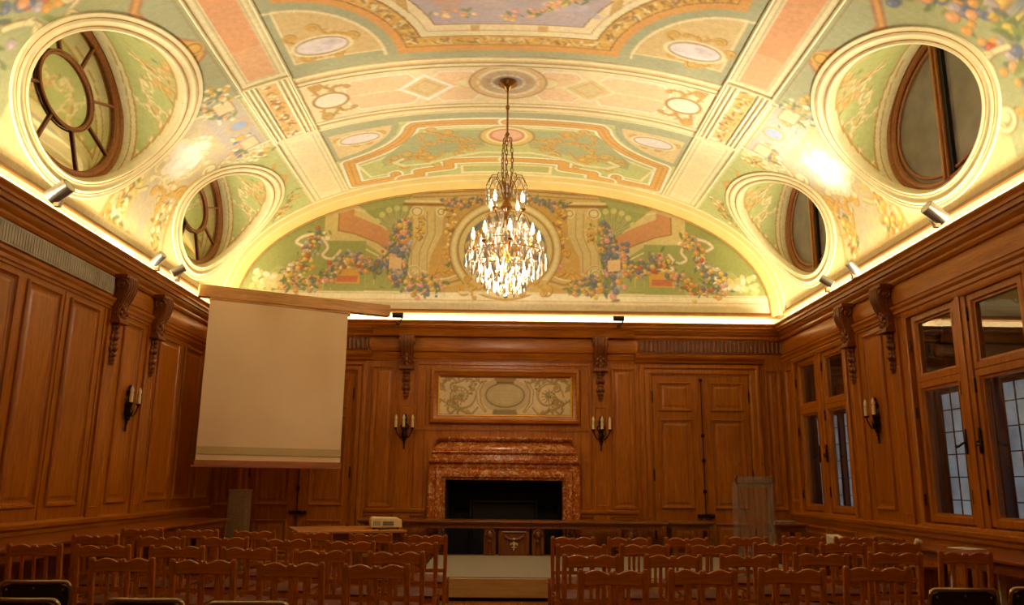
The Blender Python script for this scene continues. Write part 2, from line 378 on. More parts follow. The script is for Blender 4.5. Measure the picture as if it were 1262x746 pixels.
# double doors
def door(name, c):
    b = B(); h = 1.11
    prof = [(0,0),(0,.05),(.03,.075),(.07,.08),(.10,.05),(.13,.06),(.17,.055),(.20,.03),(.215,.03),(.22,-.0)]
    # casing (three sides): frame whose bottom runs below the floor
    b.frame(PB, c-h, c+h, .0, 3.60, prof)
    root = b.build(name, M_WOODV, kind='structure', smooth=30)
    b = B(); b.run(PB, c-h-.08, c+h+.08, [(3.62,0),(3.62,.06),(3.66,.08),(3.69,.13),(3.72,.15),(3.76,.155),(3.775,.10),(3.78,0)]); b.build('door_hood', M_WOODX, root, smooth=30)
    for s in (-1, 1):
        u0, u1 = sorted((c+s*.02, c+s*.88)); b = B(); lbox(b, PB, u0, u1, .03, 3.38, .022)
        i0, i1 = sorted((c+s*.17, c+s*.78))
        for z0, z1 in ((2.74,3.27),(1.02,2.60),(.22,.78)): panel(b, lambda u,z,n: PB(u,z,n+.022), i0, i1, z0, z1, .9)
        lf = b.build('door_leaf', M_WOODV, root)
        b = B()
        for z in (.6, 1.6, 3.0): b.lathe([(.013,-.09),(.013,.09)], PB(c+s*.885, z, .035), 8); b.ball(PB(c+s*.885, z+.1, .035), .012); b.ball(PB(c+s*.885, z-.1, .035), .012)
        b.build('hinge', M_BRONZE, lf, smooth=True)
    b = B(); b.box(c-.035, c+.035, .03, 3.38, .022, .05, PB); b.box(c-.018, c+.018, .03, 3.38, .05, .062, PB); b.build('meeting_stile', M_WOODV, root, bevel=.004)
    b = B(); b.lathe([(.009,.5),(.009,3.3)], PB(c+.0, 0, .075), 8); 
    for z in (1.32, 1.86, 2.3, 3.3): lbox(b, PB, c-.03, c+.03, z-.03, z+.03, .085, .055)
    lbox(b, PB, c-.14, c+.16, .87, .93, .07, .02); b.ball(PB(c+.1,.9,.1), .03)
    b.build('door_bolt', M_BRONZE, root, smooth=40)
    return root
door('door_1', 3.60); door('door_2', -3.60)

# carved console brackets with pendant drops
def bracket(P, u, label, group=None):
    o = thing('carved_bracket', label, 'bracket', P(u, 2.95, 0), 0, group)
    loc = Vector(P(u, 2.95, 0))
    def Q(a, z, n): return tuple(Vector(P(u+a, z, n))-loc)
    side = [(0,4.08),(.19,4.08),(.215,4.04),(.225,3.97),(.215,3.88),(.18,3.79),(.135,3.70),(.105,3.61),(.10,3.56),(.125,3.52),(.15,3.50),(.15,3.455),(0,3.455)]
    b = B(); b.prism(side, -.12, .12, lambda n, z, h: Q(h, z, n))
    b.box(-.15, .15, 4.03, 4.09, 0, .2, Q); b.box(-.135, .135, 3.44, 3.475, 0, .165, Q)
    b.build('bracket_body', M_CARVE, o, bevel=.006)
    b = B()
    fr = side[2:10]
    for h in (-.085, -.03, .03, .085): b.tube([Q(h, z, n+.004) for n, z in fr], .018, 6)
    b.build('fluting', M_CARVE, o, smooth=50)
    for s in (-1, 1):
        b = B(); sp = [Q(s*.13, 3.95+.085*(1-t/9.5)*sin(t), .125+.085*(1-t/9.5)*cos(t)) for t in np.linspace(0, 8.2, 30)]
        b.tube(sp, .016, 6); b.ball(Q(s*.13, 3.95, .125), .022)
        b.build('volute', M_CARVE, o, smooth=50)
        b = B(); sp = [Q(s*.125, 3.57+.04*(1-t/8)*sin(t), .10+.04*(1-t/8)*cos(t)) for t in np.linspace(0, 6, 16)]
        b.tube(sp, .011, 5); b.build('lower_volute', M_CARVE, o, smooth=50)
    b = B()
    for k, (h, z, r) in enumerate([(0,3.62,.05),(-.05,3.66,.035),(.05,3.66,.035),(0,3.54,.045),(-.055,3.58,.03),(.055,3.58,.03),(-.08,3.5,.028),(.08,3.5,.028),(0,3.70,.035)]):
        c_ = Q(h, z, .13-(3.62-z)*.1); b.ball(c_, r*.9, r*.9, r*1.25, 6, 4)
    b.build('acanthus_leaf', M_CARVE, o, smooth=60)
    b = B(); z = 3.41
    for k, r in enumerate((.052,.045,.06,.045,.058,.042,.034,.024)):
        b.ball(Q(0, z, .06), r, r, r*.8, 8, 5)
        for s in (-1, 1): b.ball(Q(s*r*.95, z-.01, .045), r*.45, r*.45, r*.8, 6, 4); b.ball(Q(s*r*.5, z+r*.7, .05), r*.35, r*.35, r*.35, 6, 4)
        z -= r*1.45
    b.build('pendant_drop', M_CARVE, o, smooth=60)
    return o
bracket(PL, 10.40, 'carved oak bracket and pendant on the left wall, nearer side of the wall sconce')
bracket(PL, 11.60, 'carved oak bracket and pendant on the left wall, between sconce and projection screen')
bracket(PR, 10.40, 'carved oak bracket and pendant beside the larger near windows on the right wall')
bracket(PR, 11.60, 'carved oak bracket and pendant beside the far corner windows on the right wall')
bracket(PB, -1.77, 'carved oak bracket with pendant on the back wall, left of the fireplace painting')
bracket(PB, 1.77, 'carved oak bracket with pendant on the back wall, right of the fireplace painting')

# casement windows of the right wall
def casement_window(name, y0, y1):
    b = B(); d = .10
    J = lambda u, z, n: PR(u, z, n)
    b.frame(J, y0-.08, y1+.08, ZW0-.06, ZW1+.05, [(0,0),(0,.03),(.03,.05),(.06,.04),(.085,.02),(.085,-.05),(.13,-.05),(.13,-.12)])
    root = b.build(name, M_WOODV, kind='structure', smooth=30)
    ym = (y0+y1)/2
    b = B(); lbox(b, J, ym-.13, ym+.13, ZW0, ZW1, .01, -.1); lbox(b, J, ym-.045, ym+.045, ZW0, ZW1, .03, .0); b.build('mullion', M_WOODV, root, bevel=.008)
    for s in (-1, 1):
        a, c = sorted((ym+s*.13, ym+s*((y1-y0)/2-.07))); cs = B()
        for z0, z1 in ((ZW0+.04, 2.72), (2.72, ZW1-.03)):
            g0 = .11; 
            cs.frame(J, a, c, z0, z1, [(0,-.10),(0,-.02),(.012,-.01),(.075,-.01),(.088,-.035),(g0,-.04),(g0,-.10)])
        leaf = cs.build('casement', M_WOODV, root, smooth=30)
        g = B()
        for z0, z1 in ((ZW0+.04, 2.72), (2.72, ZW1-.03)): lbox(g, J, a+g0-.01, c-g0+.01, z0+g0-.01, z1-g0+.01, -.062, -.07)
        g.build('pane', M_GLASS, leaf)
        h = B(); yh = ym+s*.13
        h.lathe([(.012,-.14),(.018,-.12),(.02,0),(.018,.12),(.012,.14)], J(yh, 1.95, .012), 8)
        h.tube([J(yh,1.95,.01), J(yh,1.93,.06), J(yh+s*.05,1.90,.075), J(yh+s*.1,1.90,.07)], .012, 6); h.ball(J(yh+s*.1,1.90,.07), .02)
        for z in (1.35, 2.55, 3.35): h.box(yh-s*.015, yh+s*.015, z-.08, z+.08, -.01, .008, lambda u,zz,n: J(u,zz,n))
        yo = ym+s*((y1-y0)/2-.02)
        for z in (1.3, 2.35, 3.2): h.lathe([(.012,-.07),(.012,.07)], J(yo, z, .0), 6)
        h.build('window_handle', M_BRONZE, leaf, smooth=40)
    # outer leaded lights on the far side of the wall thickness
    no = -.33
    for s in (-1, 1):
        a, c = (ym+.13, y1-.05) if s > 0 else (y0+.05, ym-.12)
        f = B(); f.frame(J, a-.03, c+.03, ZW0+.05, 2.62, [(0,no),(0,no+.03),(.03,no+.03),(.03,no)])
        sash = f.build('outer_sash', M_BLACK, root)
        q = B(); lbox(q, J, a, c, ZW0+.1, 2.58, no+.012, no); q.build('leaded_pane', M_SKYP, sash)
        k = B(); n_ = max(2, round((c-a)/.2))
        for i in range(1, n_): yy = a+(c-a)*i/n_; lbox(k, J, yy-.006, yy+.006, ZW0+.1, 2.58, no+.024, no+.01)
        zz = ZW0+.3
        while zz < 2.5: lbox(k, J, a, c, zz-.006, zz+.006, no+.024, no+.01); zz += .27
        k.build('lead_grid', M_BLACK, sash)
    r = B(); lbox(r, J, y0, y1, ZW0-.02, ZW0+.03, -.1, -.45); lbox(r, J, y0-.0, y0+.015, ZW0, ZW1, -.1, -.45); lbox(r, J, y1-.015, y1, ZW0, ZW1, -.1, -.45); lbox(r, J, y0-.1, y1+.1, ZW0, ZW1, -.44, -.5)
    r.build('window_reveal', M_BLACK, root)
casement_window('window_1', *WIN[0]); casement_window('window_2', *WIN[1])

# ================================================================ PAINTED VAULT
class Cv:
    """a raster of pigment in metres, drawn with strokes and fills, later read by the vertices of the plaster mesh"""
    def __init__(s, x0, x1, y0, y1, res, base):
        s.x0, s.y0, s.res = x0, y0, res; s.W = int((x1-x0)/res)+1; s.H = int((y1-y0)/res)+1
        s.a = np.zeros((s.H, s.W, 3), np.float32); s.a[:] = base
    def win(s, x0, x1, y0, y1):
        i0 = max(0, int((x0-s.x0)/s.res)-1); i1 = min(s.W, int((x1-s.x0)/s.res)+3)
        j0 = max(0, int((y0-s.y0)/s.res)-1); j1 = min(s.H, int((y1-s.y0)/s.res)+3)
        if i1 <= i0 or j1 <= j0: return None
        X, Y = np.meshgrid(s.x0+np.arange(i0, i1)*s.res, s.y0+np.arange(j0, j1)*s.res)
        return (slice(j0, j1), slice(i0, i1)), X, Y
    def put(s, sl, m, c, a=1.):
        m = (np.clip(m, 0, 1)*a)[..., None]; s.a[sl] = s.a[sl]*(1-m)+np.asarray(c, np.float32)*m
    def rect(s, x0, x1, y0, y1, c, a=1.):
        if x0 > x1: x0, x1 = x1, x0
        r = s.win(x0, x1, y0, y1)
        if r: sl, X, Y = r; s.put(sl, ((X >= x0)&(X <= x1)&(Y >= y0)&(Y <= y1)).astype(float), c, a)
    def poly(s, pts, c, a=1.):
        p = np.array(pts, float); r = s.win(p[:,0].min(), p[:,0].max(), p[:,1].min(), p[:,1].max())
        if not r: return
        sl, X, Y = r; ins = np.zeros(X.shape, bool)
        for (xa, ya), (xb, yb) in zip(p, np.roll(p, -1, 0)):
            if ya == yb: continue
            ins ^= ((ya > Y) != (yb > Y)) & (X < (xb-xa)*(Y-ya)/(yb-ya)+xa)
        s.put(sl, ins.astype(float), c, a)
    def line(s, pts, w, c, a=1.):
        p = np.array(pts, float); r = s.win(p[:,0].min()-w, p[:,0].max()+w, p[:,1].min()-w, p[:,1].max()+w)
        if not r: return
        sl, X, Y = r; d = np.full(X.shape, 9.)
        for (xa, ya), (xb, yb) in zip(p[:-1], p[1:]):
            L = (xb-xa)**2+(yb-ya)**2+1e-12; t = np.clip(((X-xa)*(xb-xa)+(Y-ya)*(yb-ya))/L, 0, 1)
            d = np.minimum(d, np.hypot(X-xa-t*(xb-xa), Y-ya-t*(yb-ya)))
        s.put(sl, (w/2-d)/s.res+.5, c, a)
    def ell(s, cx, cy, rx, ry, c, a=1., ring=None, rot=0):
        R = max(rx, ry)+(ring or 0); r = s.win(cx-R, cx+R, cy-R, cy+R)
        if not r: return
        sl, X, Y = r; dx, dy = X-cx, Y-cy
        if rot: dx, dy = dx*cos(rot)+dy*sin(rot), -dx*sin(rot)+dy*cos(rot)
        q = np.sqrt((dx/rx)**2+(dy/ry)**2); mm = min(rx, ry)
        if ring: s.put(sl, (ring/2-np.abs(q-1)*mm)/s.res+.5, c, a)
        else: s.put(sl, (1-q)*mm/s.res+.5, c, a)
    def spiral(s, cx, cy, r, th0, turns, w, c, a=1.):
        t = np.linspace(0, 1, int(14*abs(turns))+6); th = th0+turns*2*pi*t; rr = r*(1-t*.88)
        s.line(np.c_[cx+rr*np.cos(th), cy+rr*np.sin(th)], w, c, a)
    def scroll(s, x, y, L, ang, flip, col, dark, w=.03, depth=2):
        """an acanthus rinceau: S stem ending in a volute with leaves"""
        k = flip; t = np.linspace(0, 1, 14)
        px = x+L*(t*cos(ang)-k*.22*np.sin(t*pi*1.3)*sin(ang)); py = y+L*(t*sin(ang)+k*.22*np.sin(t*pi*1.3)*cos(ang))
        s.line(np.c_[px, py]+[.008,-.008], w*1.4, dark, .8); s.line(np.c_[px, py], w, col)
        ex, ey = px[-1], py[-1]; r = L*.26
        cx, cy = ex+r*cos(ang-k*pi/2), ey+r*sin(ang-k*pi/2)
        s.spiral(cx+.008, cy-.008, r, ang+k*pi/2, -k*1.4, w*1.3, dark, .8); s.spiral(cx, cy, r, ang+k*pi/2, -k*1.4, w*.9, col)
        s.ell(cx, cy, r*.3, r*.3, col)
        for i in range(3, 13, 2):
            a_ = ang+k*(1.0 if (i//2) % 2 else -1.0); l_ = L*.13*(1+.3*(i % 3)); q = (px[i]+l_*.6*cos(a_), py[i]+l_*.6*sin(a_))
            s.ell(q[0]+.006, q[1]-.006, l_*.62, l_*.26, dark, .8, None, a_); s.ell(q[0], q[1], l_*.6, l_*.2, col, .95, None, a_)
        if depth: s.scroll(px[7], py[7], L*.55, ang+k*1.1, -k, col, dark, w*.75, depth-1)
    def blobs(s, pts, n, spread, rs, cols, leaf=None):
        p = np.array(pts, float); seg = np.r_[0, np.cumsum(np.hypot(*np.diff(p, axis=0).T))]
        for i in range(n):
            u = random.random()*seg[-1]; x = np.interp(u, seg, p[:,0])+random.gauss(0, spread); y = np.interp(u, seg, p[:,1])+random.gauss(0, spread)
            r = random.uniform(*rs); c = random.choice(cols)
            if leaf and random.random() < .35: s.ell(x, y, r*1.6, r*.6, random.choice(leaf), .9, None, random.random()*pi); continue
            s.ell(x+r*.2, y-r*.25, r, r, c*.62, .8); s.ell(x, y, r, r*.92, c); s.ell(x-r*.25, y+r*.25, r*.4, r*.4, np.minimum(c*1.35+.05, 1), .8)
    def noise(s, amp, scale):
        for sc, am in ((scale, amp), (scale/2.3, amp*.7), (scale/6, amp*.4)):
            gx, gy = int(s.W*s.res/sc)+3, int(s.H*s.res/sc)+3; g = np.random.rand(gy, gx)-.5
            fx = np.arange(s.W)*s.res/sc; fy = np.arange(s.H)*s.res/sc; ix, iy = fx.astype(int), fy.astype(int)
            tx = fx-ix; ty = (fy-iy)[:, None]; tx = tx*tx*(3-2*tx); ty = ty*ty*(3-2*ty)
            n = (g[iy][:, ix]*(1-tx)+g[iy][:, ix+1]*tx)*(1-ty)+(g[iy+1][:, ix]*(1-tx)+g[iy+1][:, ix+1]*tx)*ty
            s.a *= (1+n*am*2)[..., None]
    def clouds(s, x0, x1, y0, y1, c, n, r):
        for _ in range(n): s.ell(random.uniform(x0, x1), random.uniform(y0, y1), r*random.uniform(.5,1.4), r*random.uniform(.3,.8), c, .25)
    def sample(s, x, y):
        fx = np.clip((x-s.x0)/s.res, 0, s.W-1.001); fy = np.clip((y-s.y0)/s.res, 0, s.H-1.001)
        ix, iy = fx.astype(int), fy.astype(int); tx = (fx-ix)[..., None]; ty = (fy-iy)[..., None]; a = s.a
        return (a[iy, ix]*(1-tx)+a[iy, ix+1]*tx)*(1-ty)+(a[iy+1, ix]*(1-tx)+a[iy+1, ix+1]*tx)*ty
def C_(*c): return (s2l(c)*.92+s2l((236,226,184))*.08).astype(np.float32)
CRM, CRM2, WHT = C_(238,228,180), C_(222,208,148), C_(253,250,238)
GRN, GRG, LIM = C_(180,188,118), C_(168,172,134), C_(208,210,138)
GLD, DGLD, OCH = C_(222,174,76), C_(146,98,38), C_(204,158,70)
COR, PCH, ORG = C_(228,164,114), C_(240,208,160), C_(222,162,84)
LIL, SKB, CLD = C_(186,172,178), C_(160,176,200), C_(236,226,222)
BLU, GDK, BRN, RED = C_(104,116,150), C_(104,122,74), C_(132,92,50), C_(196,84,64)
PNK, YEL, LGR = C_(222,160,150), C_(228,196,96), C_(128,146,80)
FLOW = [ORG, PNK, BLU, YEL, RED, LIL, WHT, COR]; LEAVES = [GDK, LGR, C_(92,110,96)]

# vault section: a flattened arch, arc length s measured from the crown
VA, VZ, VB, VN = 5.15, 4.5, 2.65, 2.2
def vz(x): return VZ+VB*(1-min(abs(x)/VA, 1)**VN)**(1/VN)
th = np.linspace(0, pi/2, 3000); vx_t = VA*np.sin(th)**(2/VN); vz_t = VZ+VB*np.cos(th)**(2/VN)
vs_t = np.r_[0, np.cumsum(np.hypot(np.diff(vx_t), np.diff(vz_t)))]; SMAX = vs_t[-1]
def vpt(s_): a = abs(s_); return math.copysign(float(np.interp(a, vs_t, vx_t)), s_), float(np.interp(a, vs_t, vz_t))
def vs_of_x(x): return float(np.interp(abs(x), vx_t, vs_t))
YE = 14.22                                  # end of the vault against the arch
OC = [(8.72, 1.42), (12.72, 1.28)]          # oculi: centre along the wall, half-width of the opening
OZ, OH = 5.60, .70                          # opening centre height and half-height (seen square on)
WINZ, WA, WB = 5.90, 1.24, .96              # the oval sash itself
XS = 5.21                                   # plane of the sash

cv = Cv(-6.5, 6.5, 6.4, 14.4, .016, CRM)
# --- side fields
for g in (-1, 1):
    cv.rect(g*3.65, g*6.5, 6.4, 14.4, GRN*.5+CRM*.5)
    cv.rect(g*3.65, g*5.0, 6.4, 10.0, GRG); cv.rect(g*3.65, g*6.5, 6.4, 7.5, GRG*.8+GRN*.2)
    cv.line([(g*3.72,6.4),(g*3.72,14.4)], .02, DGLD, .6)
    # fruit and leaf garland on the near side of the near oculus
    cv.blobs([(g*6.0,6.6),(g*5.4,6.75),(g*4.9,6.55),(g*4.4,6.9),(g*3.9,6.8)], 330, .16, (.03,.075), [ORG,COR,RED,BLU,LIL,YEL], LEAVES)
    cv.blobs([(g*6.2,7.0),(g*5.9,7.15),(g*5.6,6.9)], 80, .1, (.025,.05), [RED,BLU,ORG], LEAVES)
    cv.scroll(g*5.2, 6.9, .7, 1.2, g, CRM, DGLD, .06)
    # big cartouche between the two oculi
    cv.rect(g*3.75, g*5.0, 9.95, 11.4, C_(196,184,166)); 
    cv.poly([(g*4.3,9.8),(g*4.3,11.5),(g*5.4,11.25),(g*6.3,11.6),(g*6.3,9.75),(g*5.4,10.1)], C_(206,190,140))
    cv.clouds(g*4.2, g*6.0, 9.9, 11.4, LIL, 30, .2)
    for q in (-1, 1):
        cv.scroll(g*4.15, 10.65+q*.25, .62, pi/2*q+(.5 if g*q > 0 else -.5)*-1, g*q, CRM, C_(150,128,112), .055)
        cv.scroll(g*5.5, 10.65+q*.2, .60, pi/2*q, -g*q, CRM2, DGLD, .06)
        cv.scroll(g*5.75, 10.65+q*.4, .5, (pi/2*q+pi/2*g)*1., g*q, GLD, DGLD, .06)
        cv.blobs([(g*5.4,10.65+q*.55),(g*5.9,10.65+q*.5),(g*6.2,10.65+q*.75)], 60, .07, (.03,.06), [GLD,OCH,CRM,YEL], [GDK,DGLD])
        cv.blobs([(g*3.95,10.65+q*.35),(g*4.25,10.65+q*.75)], 45, .06, (.02,.05), [COR,CRM,BLU,GLD], LEAVES)
        cv.poly([(g*3.85,10.65+q*.42),(g*3.85,10.65+q*.7),(g*4.1,10.65+q*.72),(g*4.1,10.65+q*.44)], PCH)
        cv.line([(g*3.85,10.65+q*.42),(g*3.85,10.65+q*.7),(g*4.1,10.65+q*.72),(g*4.1,10.65+q*.44),(g*3.85,10.65+q*.42)], .02, BRN, .7)
        # volute pilasters flanking the lower cartouche
        cv.line([(g*4.75,10.65+q*.72),(g*5.2,10.65+q*.60),(g*5.6,10.65+q*.74),(g*6.2,10.65+q*.95)], .07, OCH, .8)
    for _ in range(34):
        aa, rr = random.random()*2*pi, random.random()**.6
        cv.ell(g*(4.88+.36*rr*cos(aa)), 10.65+.34*rr*sin(aa), random.uniform(.10,.2), random.uniform(.08,.15), CLD*.6+CRM*.4, .7, None, random.random())
    cv.clouds(g*4.62, g*5.12, 10.42, 10.9, WHT, 16, .13); cv.clouds(g*4.55, g*5.1, 10.4, 10.9, LIL, 6, .1)
    for k in range(10):
        aa = k*2*pi/10; cv.scroll(g*4.88+.44*cos(aa), 10.65+.42*sin(aa), .20, aa+1.9, 1 if k % 2 else -1, CRM, OCH*.7+LIL*.3, .03, 0)
    cv.ell(g*3.95, 10.65, .13, .12, SKB); cv.ell(g*3.95, 10.65, .15, .15, GLD, 1, .03)
    cv.line([(g*3.7,11.35),(g*4.3,11.45)], .02, BRN, .5)
    for yy in (9.95, 11.4): cv.line([(g*3.7,yy),(g*4.05,yy)], .04, CRM)
    # spandrel fields beside the far oculus and the arch
    cv.poly([(g*3.72,11.6),(g*3.72,14.3),(g*4.9,14.3),(g*4.2,13.6),(g*3.95,12.4),(g*4.2,11.7)], GRN)
    cv.blobs([(g*3.85,13.5),(g*4.1,13.9),(g*4.5,14.0)], 60, .07, (.025,.05), [GLD,CRM,OCH,COR], [DGLD,LGR])
    cv.blobs([(g*3.85,11.75),(g*4.1,11.6)], 30, .06, (.025,.05), [CRM,GLD], [DGLD])
    # terracotta strapwork crowning the near oculus
    cv.line([(g*3.85,7.3),(g*4.15,7.7),(g*4.12,8.2),(g*3.82,8.55),(g*3.80,8.8),(g*4.12,9.05),(g*4.3,9.5)], .13, C_(176,130,92))
    cv.line([(g*3.85,7.3),(g*4.15,7.7),(g*4.12,8.2),(g*3.82,8.55),(g*3.80,8.8),(g*4.12,9.05),(g*4.3,9.5)], .05, ORG)
    cv.ell(g*3.84, 8.65, .12, .13, GLD); cv.ell(g*3.84, 8.65, .09, .09, BRN, .8, .025)
    cv.blobs([(g*4.1,9.4),(g*3.9,9.9)], 40, .07, (.025,.05), [GLD,COR,CRM], LEAVES)
    cv.line([(g*3.85,12.2),(g*4.0,12.45),(g*3.8,12.75),(g*4.0,13.1)], .07, OCH)
    # foot of the vault
    cv.rect(g*6.18, g*6.5, 6.4, 14.4, CRM); cv.line([(g*6.18,6.4),(g*6.18,14.4)], .025, GLD, .7)
    # fields under the oculi
    # longitudinal band
    cv.rect(g*2.98, g*3.65, 6.4, 14.4, CRM); cv.rect(g*3.12, g*3.50, 6.4, 9.72, COR)
    cv.rect(g*3.12, g*3.50, 9.0, 9.72, COR*.7+PCH*.3)
    for x in (3.09, 3.53, 3.61, 3.02): cv.line([(g*x,6.4),(g*x,9.74)], .014, DGLD, .75); cv.line([(g*x,11.66),(g*x,14.3)], .014, DGLD, .7)
    cv.line([(g*3.09,9.74),(g*3.53,9.74)], .016, DGLD, .7)
    cv.rect(g*3.15, g*3.47, 11.75, 13.95, PCH*.45+CRM*.55)
    cv.rect(g*2.98, g*3.65, 9.86, 11.52, CRM*.8+WHT*.2); cv.rect(g*3.2, g*3.44, 9.95, 11.45, GLD*.6+PCH*.4)
    cv.blobs([(g*3.32,10.0),(g*3.32,11.4)], 90, .05, (.02,.04), [OCH,CRM,GLD], [DGLD])
    for x in (3.04,3.10,3.16,3.50,3.56,3.61): cv.line([(g*x,9.9),(g*x,11.5)], .014, DGLD, .6)
# --- the great sky panel and its frame (distance from the outer edge drives the bands)
sl, X, Y = cv.win(-2.98, 2.98, 6.4, 9.78)
cd = np.minimum(np.hypot(X-2.98, Y-9.78), np.hypot(X+2.98, Y-9.78)); D = np.minimum(9.78-Y, cd-1.50)
D = np.minimum(D, 2.78-np.abs(X)+.0*Y)
inside = (np.abs(X) < 2.98)
def bandD(lo, hi, c, a=1.): cv.put(sl, ((D >= lo)&(D < hi)&inside).astype(float), c, a)
bandD(-9, 0, GRG); bandD(0, .13, ORG); bandD(.12, .14, DGLD); bandD(.14, .34, GLD); bandD(.34, .37, DGLD); bandD(.37, .46, CRM); bandD(.46, .62, PCH*.3+CRM*.7); bandD(.475,.49, DGLD,.6); bandD(.62, .64, DGLD); bandD(.64, 9, LIL)
pat = (np.sin(X*42)*np.sin(Y*46+np.sin(X*9)*2) > .15)
cv.put(sl, ((D >= .15)&(D < .33)&inside&pat).astype(float), DGLD, .3)
jj, ii = np.nonzero((np.abs(D-.24) < .06)&inside)
for q in np.random.choice(len(jj), 900): cv.ell(X[jj[q],ii[q]], Y[jj[q],ii[q]], random.uniform(.03,.07), random.uniform(.012,.025), random.choice([CRM, GLD, YEL, DGLD, BRN, OCH]), .8, None, random.random()*pi)
bl = (np.abs((X*1.15+40) % 1.0-.5) < .07)
cv.put(sl, ((D >= .46)&(D < .61)&inside&bl).astype(float), OCH, .8)
for _ in range(130):
    x, y = random.uniform(-1.8, 1.8), random.uniform(6.8, 9.1)
    if 9.78-y > .9 and math.hypot(abs(x)-2.98, y-9.78) > 2.35: cv.ell(x, y, random.uniform(.1,.4), random.uniform(.04,.14), random.choice([CLD, LIL*.85, C_(206,176,150), C_(170,170,196), C_(204,180,170)]), .4, None, random.uniform(-.4,.4))
cv.blobs([(-.1,8.98),(.35,8.88),(.7,8.6),(1.2,8.45)], 90, .05, (.02,.045), [COR,YEL,PNK], [LGR,GDK])
cv.blobs([(-.9,8.85),(-.5,8.95)], 16, .05, (.03,.05), [COR,PCH], [LGR])
cv.poly([(-1.0,8.6),(-.7,8.92),(-.55,8.6),(-.75,8.4)], C_(204,164,140), .8)
for g in (-1, 1):                             # cloud cartouches in the corners of the frame
    q = cv.win(1.4 if g > 0 else -2.98, 2.98 if g > 0 else -1.4, 8.2, 9.78); sl2, X2, Y2 = q
    d2 = np.hypot(np.abs(X2)-2.98, Y2-9.78)
    cv.put(sl2, ((d2 < 1.36)&(np.abs(X2) < 2.86)&(Y2 < 9.66)).astype(float), OCH*.6+CRM*.4)
    cv.put(sl2, ((np.abs(d2-1.33) < .02)).astype(float), CRM, .9)
    cv.line([(g*2.84,8.45),(g*2.84,9.64),(g*1.66,9.64)], .025, CRM)
    for q in (-1, 1): cv.scroll(g*2.42, 9.3, .34, pi/2*q+.3, q*g, GLD, DGLD, .035, 1); cv.scroll(g*2.42, 9.3, .38, (0 if q > 0 else pi)+.2, q, GLD, DGLD, .035, 1)
    cv.ell(g*2.42, 9.34, .36, .20, DGLD, .8); cv.ell(g*2.42, 9.34, .33, .17, CLD); cv.clouds(g*2.2, g*2.6, 9.25, 9.42, LIL, 5, .1); cv.ell(g*2.42, 9.34, .38, .22, CRM, 1, .035)
cv.rect(-2.98, 2.98, 9.78, 9.95, GRG)
# --- transverse band with the chandelier rosette
cv.rect(-2.98, 2.98, 9.95, 11.62, CRM)
for y0, y1, c in ((9.95,9.97,DGLD),(10.06,10.10,GLD),(10.10,10.13,DGLD),(10.20,10.22,OCH),(11.34,11.36,OCH),(11.43,11.46,DGLD),(11.46,11.50,GLD),(11.60,11.62,DGLD)): cv.rect(-2.98, 2.98, y0, y1, c, .7)
for k in range(-74, 75): cv.ell(k*.04, 10.115, .012, .02, BRN, .5); cv.ell(k*.04, 11.445, .012, .02, BRN, .5)
cv.rect(-2.98, 2.98, 10.24, 11.32, CRM*.6+PCH*.4)
for g in (-1, 1):
    for a, c in ((.52,.98),(1.42,2.22)):
        cv.poly([(g*a,10.34),(g*c,10.34),(g*(c+.14),10.55),(g*(c+.14),11.0),(g*c,11.22),(g*a,11.22),(g*(a-.12),11.0),(g*(a-.12),10.55)], PCH)
        P_ = [(g*a,10.34),(g*c,10.34),(g*(c+.14),10.55),(g*(c+.14),11.0),(g*c,11.22),(g*a,11.22),(g*(a-.12),11.0),(g*(a-.12),10.55),(g*a,10.34)]
        cv.line(P_, .022, WHT); 
    cv.line([(g*.5,10.78),(g*2.3,10.78)], .05, CRM)
    dm = [(g*1.2,10.42),(g*1.58,10.78),(g*1.2,11.14),(g*.82,10.78),(g*1.2,10.42)]
    cv.poly(dm, OCH*.4+CRM*.6); cv.line(dm, .06, WHT if g < 0 else CRM); cv.line([(g*1.2,10.56),(g*1.42,10.78),(g*1.2,11.0),(g*.98,10.78),(g*1.2,10.56)], .02, GLD)
    for q in (-1, 1):
        cv.scroll(g*2.6, 10.78+q*.1, .36, pi/2*q, q*g, OCH, DGLD, .04, 1); cv.scroll(g*2.58, 10.78+q*.1, .30, pi/2*q+.9*g*q*-1, -q*g, OCH, DGLD, .035, 0)
    cv.ell(g*2.6, 10.78, .28, .24, OCH); cv.ell(g*2.6, 10.78, .23, .19, CRM*.5+WHT*.5); cv.ell(g*2.6, 10.78, .25, .21, DGLD, .8, .02)
cv.ell(0, 10.68, .56, .50, PCH*.6+OCH*.4); cv.ell(0, 10.68, .56, .5, DGLD, .8, .025); cv.ell(0, 10.68, .46, .41, CRM); cv.ell(0, 10.68, .40, .35, C_(196,176,160)); cv.ell(0, 10.68, .34, .3, GLD, .8, .03); cv.ell(0, 10.68, .24, .21, CRM, 1, .04)
for g in (-1, 1): cv.ell(g*.56, 10.68, .16, .16, GLD, .7, .03); cv.ell(g*.66, 10.68, .07, .1, CRM)
for k in range(16): a = k*pi/8; cv.line([(.24*cos(a),10.68+.21*sin(a)),(.39*cos(a),10.68+.34*sin(a))], .02, OCH, .8)
